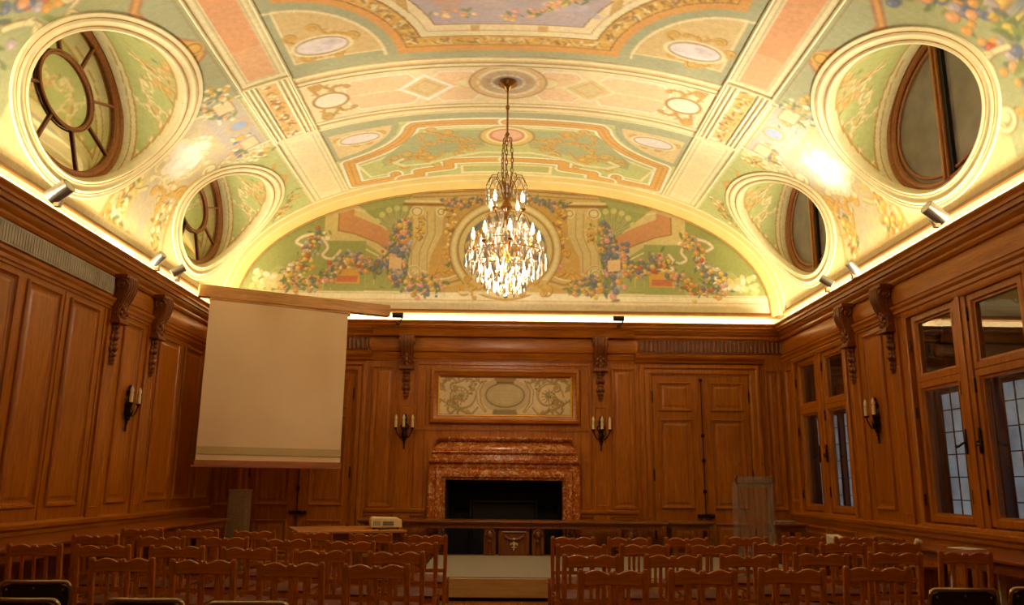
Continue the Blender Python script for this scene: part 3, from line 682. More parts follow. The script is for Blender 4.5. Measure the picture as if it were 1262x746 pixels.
# --- far panel: arabesques on green within a stepped fret
cv.rect(-2.98, 2.98, 11.62, 11.84, GRG); cv.rect(-2.98, 2.98, 11.84, 14.4, LIM)
cv.rect(-2.9, 2.9, 11.9, 14.2, GRN*.6+LIM*.4)
for g in (-1, 1):
    arc_ = [(g*(2.98-1.45*cos(t)), 11.80+1.25*sin(t)) for t in np.linspace(.12, 1.42, 14)]
    pth = [(0,12.0),(g*1.5,12.0)]+arc_[1:]+[(g*2.80,14.05),(g*2.05,14.10),(g*2.05,13.9)]
    cv.line(pth, .30, WHT*.6+CRM*.4); cv.line(pth, .20, DGLD); cv.line(pth, .17, ORG*.5+GLD*.5)
    cv.line([(p[0],p[1]) for p in pth], .03, BRN, .35)
    # inner parallel
    arc2 = [(g*(2.98-1.72*cos(t)), 11.80+1.50*sin(t)) for t in np.linspace(.2, 1.36, 12)]
    cv.line([(0,12.2),(g*1.28,12.2)]+arc2+[(g*2.5,13.85),(g*2.15,13.85)], .045, CRM)
    # lower stepped border
    low = [(g*1.95,14.16),(g*1.62,14.12),(g*1.62,13.92),(g*1.05,13.86),(g*1.05,13.58),(0,13.55)]
    cv.line(low, .30, WHT*.6+CRM*.4); cv.line(low, .20, DGLD); cv.line(low, .17, ORG*.4+GLD*.6)
    cv.rect(g*.0, g*.85, 13.78, 14.2, CRM); cv.rect(0, g*.78, 13.84, 14.1, GRN); cv.line([(0,13.84),(g*.78,13.84),(g*.78,14.1)], .02, OCH)
    # scrolls
    cv.poly([(g*.3,12.3),(g*1.5,12.3),(g*2.2,13.2),(g*2.2,13.5),(g*1.3,13.3),(g*.4,13.0)], C_(166,174,128))
    for (x, y, L, a, f) in ((.35,12.55,.62,.15,1),(.95,12.75,.6,.3,-1),(1.5,12.95,.5,.9,1),(.4,12.95,.5,.25,-1),(1.1,13.15,.6,.35,1),(1.75,13.3,.35,.9,-1),(.85,12.4,.4,.0,1)):
        aa = a if g > 0 else pi-a; cv.scroll(g*x, y, L, aa, f*g, GLD, DGLD, .035, 1)
    cv.line([(g*x,y) for x, y in ((0,13.25),(.4,13.22),(.9,13.38),(1.4,13.62),(1.85,13.6),(2.0,13.4),(1.85,13.3))], .09, LIM*.7+WHT*.3); 
    cv.line([(g*x,y+.05) for x, y in ((0,13.25),(.4,13.22),(.9,13.38),(1.4,13.62),(1.85,13.6))], .02, OCH, .7)
    cv.ell(g*1.35, 13.35, .12, .12, OCH); cv.ell(g*1.35,13.35,.05,.05,YEL)
    # cloud cartouche
    q = cv.win(1.5 if g > 0 else -2.98, 2.98 if g > 0 else -1.5, 11.8, 13.2); sl2, X2, Y2 = q
    d2 = np.hypot((np.abs(X2)-2.98)/1.45, (Y2-11.80)/1.25)
    cv.put(sl2, ((d2 < .86)&(np.abs(X2) < 2.98)).astype(float), GRG); cv.put(sl2, ((d2 < .78)&(np.abs(X2) < 2.88)&(Y2 > 11.9)).astype(float), OCH*.45+CRM*.55)
    for q in (-1, 1): cv.scroll(g*2.42, 12.15, .32, (0 if q > 0 else pi)+.3*q, q, GLD, DGLD, .035, 1)
    cv.ell(g*2.42, 12.2, .34, .18, DGLD, .8); cv.ell(g*2.42, 12.2, .31, .15, CLD); cv.ell(g*2.42, 12.2, .36, .2, CRM, 1, .03)
cv.ell(0, 12.55, .48, .42, DGLD, .6); cv.ell(0, 12.55, .44, .38, GLD*.6+LIM*.4); cv.ell(0, 12.52, .3, .27, C_(206,132,96)); cv.ell(0, 12.50, .25, .2, PNK*.6+PCH*.4); cv.ell(0, 12.52, .33, .3, CRM, 1, .04)
cv.noise(.05, .9)

# vault mesh, with the oculus openings cut out
def oc_inside(x, y, z, grow=0):
    if abs(x) < 3.4: return False
    for yc, a in OC:
        if ((y-yc)/(a*(.90+.20*(z-OZ)/OH)+grow))**2+((z-OZ)/(OH+grow))**2 < 1: return True
    return False
NS = 760; ss = np.linspace(-SMAX, SMAX, NS)
yy = np.concatenate([np.arange(-4, 6.6, .4), np.arange(6.6, YE, .018), [YE]])
vxs = np.sign(ss)*np.interp(np.abs(ss), vs_t, vx_t); vzs = np.interp(np.abs(ss), vs_t, vz_t)
NY = len(yy)
VX = np.tile(vxs, (NY, 1)); VZs = np.tile(vzs, (NY, 1)); VY = np.tile(yy[:, None], (1, NS)); SS = np.tile(ss, (NY, 1))
colr = cv.sample(SS, np.clip(VY, 6.41, 14.38))
hole = np.zeros((NY, NS), bool)
for yc, a in OC: hole |= (((VY-yc)/(a*(.90+.20*np.clip((VZs-OZ)/OH,-1,1))))**2+((VZs-OZ)/OH)**2 < 1) & (np.abs(VX) > 3.4)
i, j = np.meshgrid(np.arange(NY-1), np.arange(NS-1), indexing='ij'); keep = ~(hole[:-1,:-1] & hole[1:,:-1] & hole[:-1,1:] & hole[1:,1:])
i, j = i[keep], j[keep]; a = i*NS+j
faces = np.stack([a, a+1, a+NS+1, a+NS], 1)
def paintmesh(name, V, F, Cc, mat, parent=None, kind=None):
    me = bpy.data.meshes.new(name); me.vertices.add(len(V)); me.vertices.foreach_set('co', V.astype(np.float32).ravel())
    me.loops.add(F.size); me.loops.foreach_set('vertex_index', F.astype(np.int32).ravel())
    me.polygons.add(len(F)); me.polygons.foreach_set('loop_start', np.arange(0, F.size, F.shape[1], dtype=np.int32))
    me.polygons.foreach_set('loop_total', np.full(len(F), F.shape[1], np.int32))
    me.update(calc_edges=True); me.validate()
    at = me.color_attributes.new('pigment', 'FLOAT_COLOR', 'POINT'); at.data.foreach_set('color', np.c_[np.clip(Cc, 0, 1), np.ones(len(V))].astype(np.float32).ravel())
    me.polygons.foreach_set('use_smooth', [True]*len(F)); me.materials.append(mat)
    o = bpy.data.objects.new(name, me); COL.objects.link(o)
    if parent: o.parent = parent
    if kind: o['kind'] = kind
    return o
ceil = paintmesh('ceiling', np.stack([VX, VY, VZs], -1).reshape(-1, 3), faces, colr.reshape(-1, 3), M_PAINT, kind='structure')
B().box(-XW-.9, XW+.9, -4.2, YB+.9, 7.75, 7.85).build('roof_slab', M_PLAST, ceil)
B().box(-XW-1.0, -XW-.85, -4.2, YB+.9, 4.0, 7.8).box(XW+.85, XW+1.0, -4.2, YB+.9, 4.0, 7.8).box(-XW-1, XW+1, YB+.8, YB+.9, 4.0, 7.8).build('outer_shell', M_PLAST, ceil)

# oculi: splayed reveal, rim mouldings and oval sash
def oc_rim(yc, a, g, t, off=0.):
    y = yc+(a*(.90+.20*sin(t))+off)*cos(t); z = OZ+(OH+off)*sin(t)
    q = max(0, min(1, (z-VZ)/VB)); x = VA*(1-q**VN)**(1/VN); return Vector((g*x, y, z))
rcv = Cv(0, 4.3, 0, 2.0, .012, GRN*.8+LIM*.2)
for k in range(9):
    x = .25+k*.46; fl = 1 if k % 2 else -1
    rcv.scroll(x, .62, .5, 1.2, fl, GLD*.6+CRM*.4, DGLD, .045, 2); rcv.scroll(x+.1, .55, .45, .5, -fl, CRM, OCH, .035, 1); rcv.scroll(x, 1.2, .45, 1.6, -fl, GLD, DGLD, .04, 1)
    rcv.blobs([(x,.6),(x+.1,1.3)], 14, .10, (.02,.04), [GLD,ORG,CRM], [OCH,LGR])
for g in (-1, 1):
    for idx, (yc, a) in enumerate(OC):
        n_t, n_d = 260, 46; T = np.linspace(0, 2*pi, n_t, endpoint=False)
        rim = np.array([oc_rim(yc, a, g, t) for t in T]); win = np.array([(g*XS, yc+(WA+.03)*cos(t), WINZ+(WB+.03)*sin(t)) for t in T])
        # match by angle seen from a common centre so the reveal does not twist
        dep = np.linalg.norm(win-rim, axis=1); V = []; Cc = []
        for k, d in enumerate(np.linspace(0, 1, n_d)):
            P_ = rim*(1-d)+win*d; V.append(P_); din, dout = d*dep, (1-d)*dep
            u_ = np.abs((T+pi/2) % (2*pi)-pi)*1.35        # arc distance from the top of the oval, mirrored
            c = np.tile(CRM*.75+CRM2*.25, (n_t, 1)); m = (din > .13)&(dout > .33)
            c[m] = rcv.sample(u_, np.clip(dout, 0, 1.9))[m]
            e = ((np.abs(din-.12) < .016)&(dout > .30))|((np.abs(dout-.315) < .016)&(din > .11)); c[e] = GLD*.6+DGLD*.4
            e = (np.abs(dout-.22) < .010)&(din > .08); c[e] = OCH
            Cc.append(c)
        V = np.array(V).reshape(-1, 3); Cc = np.array(Cc).reshape(-1, 3)
        F = np.array([(r*n_t+k, r*n_t+(k+1)%n_t, (r+1)*n_t+(k+1)%n_t, (r+1)*n_t+k) for r in range(n_d-1) for k in range(n_t)])
        rv = paintmesh('oculus_reveal', V, F, Cc, M_PAINT, ceil)
        b = B(); T2 = np.linspace(0, 2*pi, 120, endpoint=False)
        base = [(vs_of_x(oc_rim(yc, a, g, t).x), oc_rim(yc, a, g, t).y) for t in T2]
        def ring(off, li=.012):     # the rim shifted sideways on the plaster surface
            out = []
            for k in range(len(base)):
                p0, p1 = base[k-1], base[(k+1) % len(base)]; tx, ty = p1[0]-p0[0], p1[1]-p0[1]; l = math.hypot(tx, ty) or 1
                s_, y_ = base[k][0]-off*ty/l*RS, base[k][1]+off*tx/l*RS
                x, z = vpt(min(s_, SMAX)); q = Vector((-g*x*.9, 0, -(z-3.2))).normalized()*li
                out.append(Vector((g*x, y_, z))+q)
            return out
        RS = 1
        if sum(r_.y for r_ in ring(.1) if r_.y > yc) < sum(r_.y for r_ in ring(0) if r_.y > yc): RS = -1
        prof = [(-.012,-.06),(-.012,.012),(.006,.028),(.026,.028),(.04,.014),(.10,.016),(.115,.030),(.14,.032),(.155,.02),(.20,.016),(.215,.024),(.23,.018),(.235,-.01)]
        b = B(); vs = []
        for off, li in prof: vs += ring(off, li)
        n2 = len(T2); b.add(vs, [(r*n2+k, r*n2+(k+1)%n2, (r+1)*n2+(k+1)%n2, (r+1)*n2+k) for r in range(len(prof)-1) for k in range(n2)])
        b.build('oculus_moulding', M_MOULD, ceil, smooth=60)
        b = B(); b.tube(ring(.048, .012), .009, 6, True); b.tube(ring(.165, .016), .008, 6, True); b.build('gilt_fillet', M_GILTL, ceil, smooth=60)
        side_n, pos = ('left' if g < 0 else 'right'), ('nearer to the camera' if idx == 0 else 'nearer to the fireplace wall')
        # sash
        nm = 'window_%d' % ({(-1,0):3,(-1,1):4,(1,0):5,(1,1):6}[(g, idx)])
        b = B(); E = lambda t, k, n: (g*(XS-n), yc+(WA-k)*cos(t), WINZ+(WB-k)*sin(t))
        prof = [(-.10,.0),(-.10,.05),(-.06,.09),(-.02,.09),(0,.05),(.03,.06),(.06,.05),(.08,.02),(.08,-.03)]
        T3 = np.linspace(0, 2*pi, 96, endpoint=False); vs = [E(t, k, n) for k, n in prof for t in T3]
        b.add(vs, [(r*96+k, r*96+(k+1)%96, (r+1)*96+(k+1)%96, (r+1)*96+k) for r in range(len(prof)-1) for k in range(96)])
        root = b.build(nm, M_OCW, kind='structure', smooth=30)
        b = B(); b.add([E(t, .06, -.005) for t in T3]+[(g*(XS+.005), yc, WINZ)], [(k, (k+1)%96, 96) for k in range(96)]); b.add([E(t, .06, -.05) for t in T3]+[(g*(XS+.05), yc, WINZ)], [(k, (k+1)%96, 96) for k in range(96)])
        b.build('pane', M_MIRR if g < 0 else M_DGLASS, root)
        b = B()
        if g < 0:
            ra, rb = .56, .40
            b.tube([(g*(XS-.01), yc+ra*cos(t), WINZ+rb*sin(t)) for t in T3], .022, 8, True); b.tube([(g*(XS-.03), yc+(ra+.03)*cos(t), WINZ+(rb+.03)*sin(t)) for t in T3], .012, 6, True)
            for k in range(8):
                t = k*pi/4+.39; b.tube([(g*(XS-.01), yc+(ra+.02)*cos(t), WINZ+(rb+.02)*sin(t)), (g*(XS-.01), yc+(WA-.05)*cos(t), WINZ+(WB-.05)*sin(t))], .017, 6)
            b.build('glazing_ring', M_OCW, root, smooth=50)
        else:
            b.box(g*XS-.07, g*XS+.01, yc-.03, yc+.09, WINZ-WB+.03, WINZ+WB-.03); b.box(g*XS-.10, g*XS, yc+.0, yc+.05, WINZ-WB+.04, WINZ+WB-.04)
            b.build('mullion', M_OCW, root, bevel=.01)
            b = B(); b.tube([(g*(XS-.005), yc+(WA-.14)*cos(t), WINZ+(WB-.14)*sin(t)) for t in T3], .022, 8, True); b.build('inner_ring', M_OCW, root, smooth=50)
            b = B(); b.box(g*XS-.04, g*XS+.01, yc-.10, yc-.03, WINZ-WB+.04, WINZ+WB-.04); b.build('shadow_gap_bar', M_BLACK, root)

# raised cream ribs where the bands cross, and mouldings that edge the bands
b = B()
def vrun(b, s_, y0, y1, r, lift=0.0, n=2):
    x, z = vpt(s_); b.tube([(x, y, z-lift) for y in np.linspace(y0, y1, n)], r, 6)
for g in (-1, 1):
    for s_ in (3.02, 3.09, 3.16, 3.48, 3.55, 3.62): vrun(b, g*s_, 9.88, 11.52, .02)
    for s_ in (2.98, 3.65): vrun(b, g*s_, 6.0, YE, .022)
    for y in (9.86, 11.54):
        b.tube([(*[vpt(g*s_)[0]], y, vpt(g*s_)[1]) for s_ in np.linspace(2.96, 3.68, 8)], .03, 6)
for y, r in ((9.97,.02),(10.22,.016),(11.36,.016),(11.60,.02)):
    b.tube([(vpt(s_)[0], y, vpt(s_)[1]) for s_ in np.linspace(-2.96, 2.96, 60)], r, 6)
b.build('vault_rib', M_MOULD, ceil, smooth=60)
# crown moulding at the foot of the vault
FM = [(4.48,0),(4.48,.06),(4.50,.075),(4.53,.075),(4.55,.05),(4.57,.04),(4.60,.02),(4.60,0)]
b = B(); b.run(PL, -4, YB, FM, 0, -1); b.run(PR, -4, YB, FM, 0, -1); b.run(PB, -XW, XW, FM, 1, -1)
b.build('trim_5', plain('gilded_cove_moulding', (150,100,44), .5, .1, 8, .15), kind='structure', smooth=30)

# arch soffit and its white roll, and the lunette
YL = 14.56
def arch_pt(t, sc, dz): 
    x = VA*abs(cos(t))**(2/VN)*(1 if cos(t) > 0 else -1); z = VZ+VB*abs(sin(t))**(2/VN); return x*sc, (z-VZ)*dz+VZ
TA = np.linspace(.0, pi, 121)
V = []; 
outer = [arch_pt(t, 1, 1) for t in TA]; innr = [arch_pt(t, .968, .925) for t in TA]
b = B(); vs = []
rows = [(0, YE-.01), (.35, YE+.03), (.5, YE+.09), (.75, YL-.14), (1, YL)]
for f, y in rows: vs += [(o_[0]*(1-f)+i_[0]*f, y, o_[1]*(1-f)+i_[1]*f) for o_, i_ in zip(outer, innr)]
n = len(TA); b.add(vs, [(r*n+k, r*n+k+1, (r+1)*n+k+1, (r+1)*n+k) for r in range(len(rows)-1) for k in range(n-1)])
b.build('arch_soffit', plain('golden_plaster', (226,200,122), .6, 0, 3, .06), ceil, smooth=60)
b = B(); b.tube([(x, YE, z) for x, z in outer], .035, 8); b.tube([(x, YE+.09, z) for x, z in [arch_pt(t, .986, .966) for t in TA]], .02, 6)
b.build('arch_moulding', M_MOULD, ceil, smooth=60)
b = B(); b.tube([(x, YE+.04, z) for x, z in [arch_pt(t, .993, .984) for t in TA]], .012, 6); b.tube([(x, YL-.02, z) for x, z in innr], .014, 6); b.build('arch_fillet', M_GILTL, ceil, smooth=60)

def sm(pts, n=6):
    p = [pts[0]]+list(pts)+[pts[-1]]; out = []
    for i in range(1, len(p)-2):
        a, b_, c, d = (np.array(q, float) for q in p[i-1:i+3])
        for t in np.linspace(0, 1, n, endpoint=False): out.append(tuple(.5*(2*b_+(c-a)*t+(2*a-5*b_+4*c-d)*t*t+(3*b_-a-3*c+d)*t**3)))
    return out+[tuple(pts[-1])]
cl = Cv(-5.3, 5.3, 4.3, 7.2, .011, GRN*.7+LGR*.3)
L = lambda px, py: ((px-616.5)/67.0, 4.62+(379-py)/62.5)
def Ls(*q): return [L(*p_) for p_ in q]
def mir(pts): return [(-x, z) for x, z in pts]
for g in (1, -1):
    M_ = (lambda pts: pts) if g < 0 else mir
    cl.poly(M_(Ls((270,379),(616,379),(616,361),(280,361))), WHT*.5+CRM*.5)
    cl.line(M_(Ls((285,361),(540,361))), .03, CRM); cl.line(M_(Ls((300,358),(460,358))), .015, DGLD, .6)
    cl.line(M_(Ls((345,352),(440,352),(440,330))), .02, LIM); cl.line(M_(Ls((452,352),(452,330))), .02, LIM)
    # cream architecture strips and coral vault bands
    cl.poly(M_(Ls((386,262),(386,300),(405,300),(440,303),(470,322),(480,300),(450,268),(420,252),(400,256))), CRM2)
    cl.poly(M_(Ls((404,266),(404,287),(425,291),(455,302),(478,318),(484,296),(455,280),(423,268),(423,260))), COR*.85)
    cl.line(M_(Ls((404,266),(404,287),(425,291),(455,302),(476,316))), .025, DGLD, .8); cl.line(M_(Ls((395,300),(430,305),(465,322))), .03, CRM)
    cl.line(M_(Ls((423,260),(450,266),(484,288))), .03, CRM)
    cl.poly(M_(Ls((436,262),(500,250),(500,285),(470,288),(450,272))), LGR*.75+LIM*.25)   # palm fan
    for k in range(7):
        a = radians(25+k*20); x0, y0 = 480, 288; e_ = (x0-30*cos(a), y0-30*sin(a)); cl.line(M_(Ls((x0,y0),e_)), .06, CRM2*.6+LGR*.4); cl.line(M_(Ls((x0,y0),e_)), .02, GDK, .6); cl.ell(*M_([L(*e_)])[0], .06, .06, LIM)
    cl.poly(M_(Ls((270,361),(440,361),(440,300),(405,300),(386,300),(386,262),(330,292),(290,330))), GRN*.55+LGR*.45)
    cl.poly(M_(Ls((300,361),(390,361),(390,352),(330,330))), GRN)
    # red chest with a vase
    cl.poly(M_(Ls((402,352),(434,352),(434,338),(428,332),(408,332),(402,338))), GLD); cl.poly(M_(Ls((405,350),(431,350),(431,342),(405,342))), RED*.7+COR*.3)
    cl.line(M_(Ls((418,332),(418,312))), .07, SKB*.7+WHT*.3); cl.ell(*M_([L(418,330)])[0], .13, .05, CRM)
    # white ribbons
    cl.line(sm(M_(Ls((345,330),(362,326),(372,318),(362,308),(352,302),(360,295),(372,292)))), .055, WHT*.8+PNK*.2)
    cl.line(sm(M_(Ls((384,296),(392,308),(386,318),(398,322),(408,312)))), .05, WHT*.75+PNK*.25)
    cl.line(sm(M_(Ls((345,330),(362,326),(372,318),(362,308)))), .015, DGLD, .5)
    # garlands
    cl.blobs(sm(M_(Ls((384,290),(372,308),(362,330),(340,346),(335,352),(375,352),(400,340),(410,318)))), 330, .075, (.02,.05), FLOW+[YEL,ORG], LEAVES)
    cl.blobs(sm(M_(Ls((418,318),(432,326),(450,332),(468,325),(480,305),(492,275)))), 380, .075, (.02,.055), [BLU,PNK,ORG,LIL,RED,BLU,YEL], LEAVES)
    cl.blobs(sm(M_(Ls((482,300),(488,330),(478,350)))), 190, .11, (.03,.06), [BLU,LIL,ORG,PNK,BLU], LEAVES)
    cl.poly(M_(Ls((470,318),(486,320),(486,334),(470,332))), PCH)
    # shell corner in cream
    for k in range(26): cl.ell(*M_([L(random.uniform(296,335), random.uniform(338,358))])[0], .07, .05, random.choice([CRM,WHT,YEL*.5+CRM*.5]), .8, None, random.random()*3)
    # architecture of the centre
    cl.poly(M_(Ls((492,361),(616,361),(616,236),(500,236),(496,262),(500,300))), OCH*.85+CRM2*.15)
    for k in range(60): cl.ell(*M_([L(random.uniform(500,612), random.uniform(245,360))])[0], .12, .05, random.choice([OCH*.8, GLD, CRM2]), .3, None, random.random()*3)
    cl.poly(M_(Ls((486,253),(540,253),(540,244),(616,244),(616,226),(500,226),(496,244))), CRM2*.7+OCH*.3)
    for y_ in (229, 234, 239): cl.line(M_(Ls((498,y_+5),(548,y_+3),(616,y_-1))), .022, DGLD, .75)
    cl.line(M_(Ls((486,253),(541,253))), .05, DGLD); cl.line(M_(Ls((488,249),(541,249))), .04, CRM)
    # scroll consoles
    cl.poly(M_(Ls((498,256),(538,256),(536,290),(522,318),(520,340),(500,342),(494,328),(500,300))), CRM2*.85+OCH*.15)
    for x0 in (506, 516, 526): cl.line(M_(Ls((x0,262),(x0+1,290),(x0-8,312),(x0-8,335))), .018, DGLD, .6)
    cl.ell(*M_([L(503,262)])[0], .13, .11, CRM); cl.ell(*M_([L(503,262)])[0], .09, .08, DGLD, .8, .02); cl.ell(*M_([L(534,262)])[0], .10, .10, CRM); cl.ell(*M_([L(534,262)])[0], .06, .06, DGLD, .8, .02)
    c_ = M_([L(503,336)])[0]; cl.spiral(*c_, .17, 0, 1.6*g, .045, CRM); cl.spiral(c_[0], c_[1]-.02, .19, 0, 1.6*g, .02, DGLD, .7)
    cl.blobs(M_(Ls((508,270),(506,296),(511,268))), 40, .035, (.02,.035), [GLD,YEL,OCH], [DGLD])
    cl.blobs(M_(Ls((545,262),(550,285),(546,310),(556,330))), 90, .06, (.02,.045), [GLD,YEL,OCH,CRM], [DGLD])
    cl.scroll(*M_([L(520,345)])[0], .62, (0.15 if g < 0 else pi-.15), -g, GLD, DGLD, .05, 1)
    # bottom volutes under the arch
    cl.line(M_(Ls((524,352),(545,350),(562,345),(574,332),(578,318),(590,312))), .16, OCH*.5+CRM2*.5); cl.line(M_(Ls((524,352),(545,350),(562,345),(574,332),(578,318),(590,312))), .04, DGLD, .7)
    cl.line(M_(Ls((528,346),(545,344),(558,339),(568,328),(572,316))), .03, CRM)
    cl.blobs(M_(Ls((490,352),(512,356),(535,352),(505,342))), 150, .07, (.02,.05), [ORG,PNK,BLU,YEL,OCH], LEAVES)
    cl.blobs(M_(Ls((548,330),(560,322),(566,316))), 60, .06, (.02,.05), [PNK,ORG,CRM], LEAVES)
    # hanging swag at the top
    cl.blobs(M_(Ls((538,250),(560,252),(585,246),(600,240),(616,252))), 220, .045, (.018,.04), [BLU,ORG,BLU,PNK,GLD], LEAVES)
cc = L(617, 308)
cl.ell(*cc, 1.06, .98, CRM2*.6+OCH*.4); cl.ell(*cc, 1.06, .98, DGLD, .8, .02); cl.ell(*cc, .98, .90, CRM, 1, .07); cl.ell(*cc, .90, .82, DGLD, .8, .03); cl.ell(*cc, .84, .76, CRM2, 1, .08)
cl.ell(*cc, .78, .70, BLU*.55+GDK*.45)
for g in (-1, 1):
    for k in range(7):
        a = radians(15+k*24); cl.scroll(cc[0]+g*.12, cc[1]-.1, .5, (a if g > 0 else pi-a), g*(1 if k % 2 else -1), GLD, BRN, .04, 0)
    cl.ell(cc[0]+g*.3, cc[1]+.35, .10, .10, GLD); cl.ell(cc[0]+g*.5, cc[1]+.1, .1, .1, YEL)
cl.poly(Ls((565,345),(670,345),(668,361),(566,361)), OCH*.5+CRM2*.5); cl.line(Ls((560,361),(672,361)), .05, CRM)
for x0 in (590, 617, 644): cl.scroll(*L(x0, 352), .3, 0 if x0 > 600 else pi, 1, GLD, DGLD, .03, 1)
cl.rect(-5.3, 5.3, 4.3, 4.75, WHT*.55+CRM*.45); cl.line([(-5.1,4.76),(5.1,4.76)], .02, GLD, .8); cl.line([(-5.1,4.88),(-1.2,4.88)], .012, DGLD, .5); cl.line([(5.1,4.88),(1.2,4.88)], .012, DGLD, .5)
cl.noise(.05, .5)
NX, NZ = 760, 190; xs = np.linspace(-4.99, 4.99, NX); V = []; 
tz = np.linspace(0, 1, NZ); ztop = np.array([VZ+(VB*(1-min(abs(x/.968)/VA, 1)**VN)**(1/VN))*.925 for x in xs])+.03
X = np.tile(xs, (NZ, 1)); Z = 4.5+tz[:, None]*(ztop[None, :]-4.5)
V = np.stack([X, np.full_like(X, YL+.01), Z], -1).reshape(-1, 3)
F = (np.arange(NZ-1)[:, None]*NX+np.arange(NX-1)).ravel(); F = np.stack([F, F+1, F+NX+1, F+NX], 1)
lun = paintmesh('lunette_mural', V, F, cl.sample(X, Z).reshape(-1, 3), M_PAINT, ceil)
# the end wall above the cornice, in depth behind the mural
B().box(-5.2, 5.2, YL+.05, YL+.2, 4.5, 7.2).build('end_wall_upper', M_PLAST, ceil)

# ================================================================ THINGS
def offs(o): return Vector(o.location)
# --- fireplace
fp = thing('fireplace', 'red veined marble fireplace with stepped mantel in the middle of the back wall', 'fireplace', (0.03, YB, 0))
FPf = lambda u, z, n: (u, -n, z)
b = B()
JP = [(0,0),(0,.16),(.02,.18),(.08,.185),(.10,.17),(.12,.17),(.15,.235),(.20,.25),(.25,.235),(.27,.19),(.30,.18),(.31,.16),(.31,-.02)]
vs = []                                       # bolection surround: up, over and down (open at the floor)
for i_, n_ in JP: vs += [FPf(-1.34+i_, 0, n_), FPf(-1.34+i_, 1.79-i_, n_), FPf(1.34-i_, 1.79-i_, n_), FPf(1.34-i_, 0, n_)]
fs = [(r*4+k, r*4+k+1, r*4+5+k, r*4+4+k) for r in range(len(JP)-1) for k in range(3)]
b.add(vs, fs); b.build('surround', M_MARB, fp, smooth=30)
b = B()
def tier(b, pts):                             # stacked mitred courses: (half width, z, n)
    vs = []
    for h, z, n_ in pts: vs += [FPf(-h, z, 0), FPf(-h, z, n_), FPf(h, z, n_), FPf(h, z, 0)]
    b.add(vs, [(r*4+k, r*4+k+1, r*4+5+k, r*4+4+k) for r in range(len(pts)-1) for k in range(3)]+[(0,1,2,3), tuple(len(vs)-4+k for k in range(4))])
tier(b, [(1.33,1.77,.20),(1.34,1.79,.24),(1.33,1.82,.25),(1.30,1.84,.23),(1.29,1.92,.22),(1.28,1.94,.25),(1.28,1.965,.27),(1.26,1.98,.26)])
b.build('frieze_course', M_MARB, fp, smooth=30)
b = B(); tier(b, [(1.26,1.97,.24),(1.25,2.02,.25),(1.20,2.07,.21),(1.13,2.13,.13),(1.11,2.16,.11)]); b.build('sloping_course', M_MARB, fp, smooth=50)
b = B(); tier(b, [(1.14,2.155,.13),(1.16,2.17,.16),(1.19,2.185,.20),(1.20,2.20,.22),(1.20,2.225,.22),(1.18,2.235,.21)]); b.build('mantel_shelf', M_MARB, fp, smooth=30)
b = B(); b.box(-1.05,-1.0,-.0,.65,0,1.5).box(1.0,1.05,0,.65,0,1.5).box(-1.05,1.05,.6,.66,0,1.5).box(-1.05,1.05,0,.66,1.47,1.52).box(-1.05,1.05,-.25,.66,-.0,.012)
b.build('firebox', M_SOOT, fp)
b = B(); b.box(-.62,.62,.50,.54,.05,1.12); b.frame(lambda u,z,n: (u,.50-n,z), -.62,.62,.05,1.12, [(0,0),(0,.02),(.03,.03),(.06,.01)])
for k in range(7):
    for s in (-1,1): b.ball((s*.53, .49, .2+k*.13), .018)
b.lathe([(.24,0),(.24,.02),(.2,.03)], (0,.49,.72), 20, 'y'); b.ball((0,.48,.72),.09,.03,.12); b.ball((-.33,.48,.72),.07,.03,.1); b.ball((.33,.48,.72),.07,.03,.1)
b.build('fireback', M_BLACK, fp, smooth=40)

# --- painting over the mantel
pic = thing('framed_painting', 'wide ornamental painting with scrolls and oval cartouche, set above the fireplace', 'painting', (0.03, YB, 2.98))
Pf = lambda u, z, n: (u, -n, z)
b = B(); b.frame(Pf, -1.36, 1.36, -.50, .50, [(0,0),(0,.06),(.02,.09),(.06,.10),(.08,.08),(.11,.07),(.14,.05),(.15,.02),(.17,.015)]); b.build('frame', M_WOODX, pic, smooth=30)
b = B(); b.frame(Pf, -1.22, 1.22, -.37, .40, [(0,.01),(0,.035),(.012,.04),(.024,.035),(.03,.012)]); b.build('gilt_slip', M_GILT, pic, smooth=30)
pc = Cv(-1.22, 1.22, -.40, .42, .006, C_(228,206,164))
for g in (-1, 1):
    gd, dk = C_(184,150,78), C_(128,108,60)
    pc.spiral(g*.80, .0, .27, 0, 1.6*g, .03, gd); pc.spiral(g*.80, .0, .30, 1, 1.2*g, .012, dk, .8)
    for k in range(12): a_ = k*pi/6; pc.line([(g*.80,0),(g*.80+.13*cos(a_),.13*sin(a_))], .016, dk, .8)
    for (x, y, l, a_, f) in ((.55,.2,.35,.3,1),(.5,-.2,.4,-.2,-1),(.9,.27,.25,0,1),(1.05,-.25,.2,1.2,1),(.35,.28,.3,.4,-1),(.7,-.3,.35,0,1),(1.1,.1,.2,1.4,-1)):
        pc.scroll(g*x, y, l, a_ if g > 0 else pi-a_, f*g, gd, dk, .022, 1)
    pc.line([(g*.36,.28),(g*.46,.1),(g*.44,-.12),(g*.34,-.28)], .03, gd); pc.line([(g*.41,.28),(g*.52,.1),(g*.50,-.12),(g*.36,-.3)], .012, dk)
    pc.blobs([(g*.5,.3),(g*.6,.12),(g*1.1,-.3)], 26, .05, (.012,.024), [gd, C_(176,130,70), dk])
pc.ell(0,.02,.36,.23,C_(150,128,76)); pc.ell(0,.02,.33,.20,C_(206,186,140)); pc.ell(0,.02,.36,.23,C_(112,94,52),.8,.012); pc.ell(0,.02,.30,.17,C_(180,150,90),.5,.01); [pc.ell(0,.02,.36+.03*q,.23+.025*q,C_(168,136,72),.8,.010) for q in (1,2,3)]; [pc.line([(-.2,.1-.06*q),(.2,.1-.06*q)], .008, C_(190,160,110), .7) for q in range(3)]
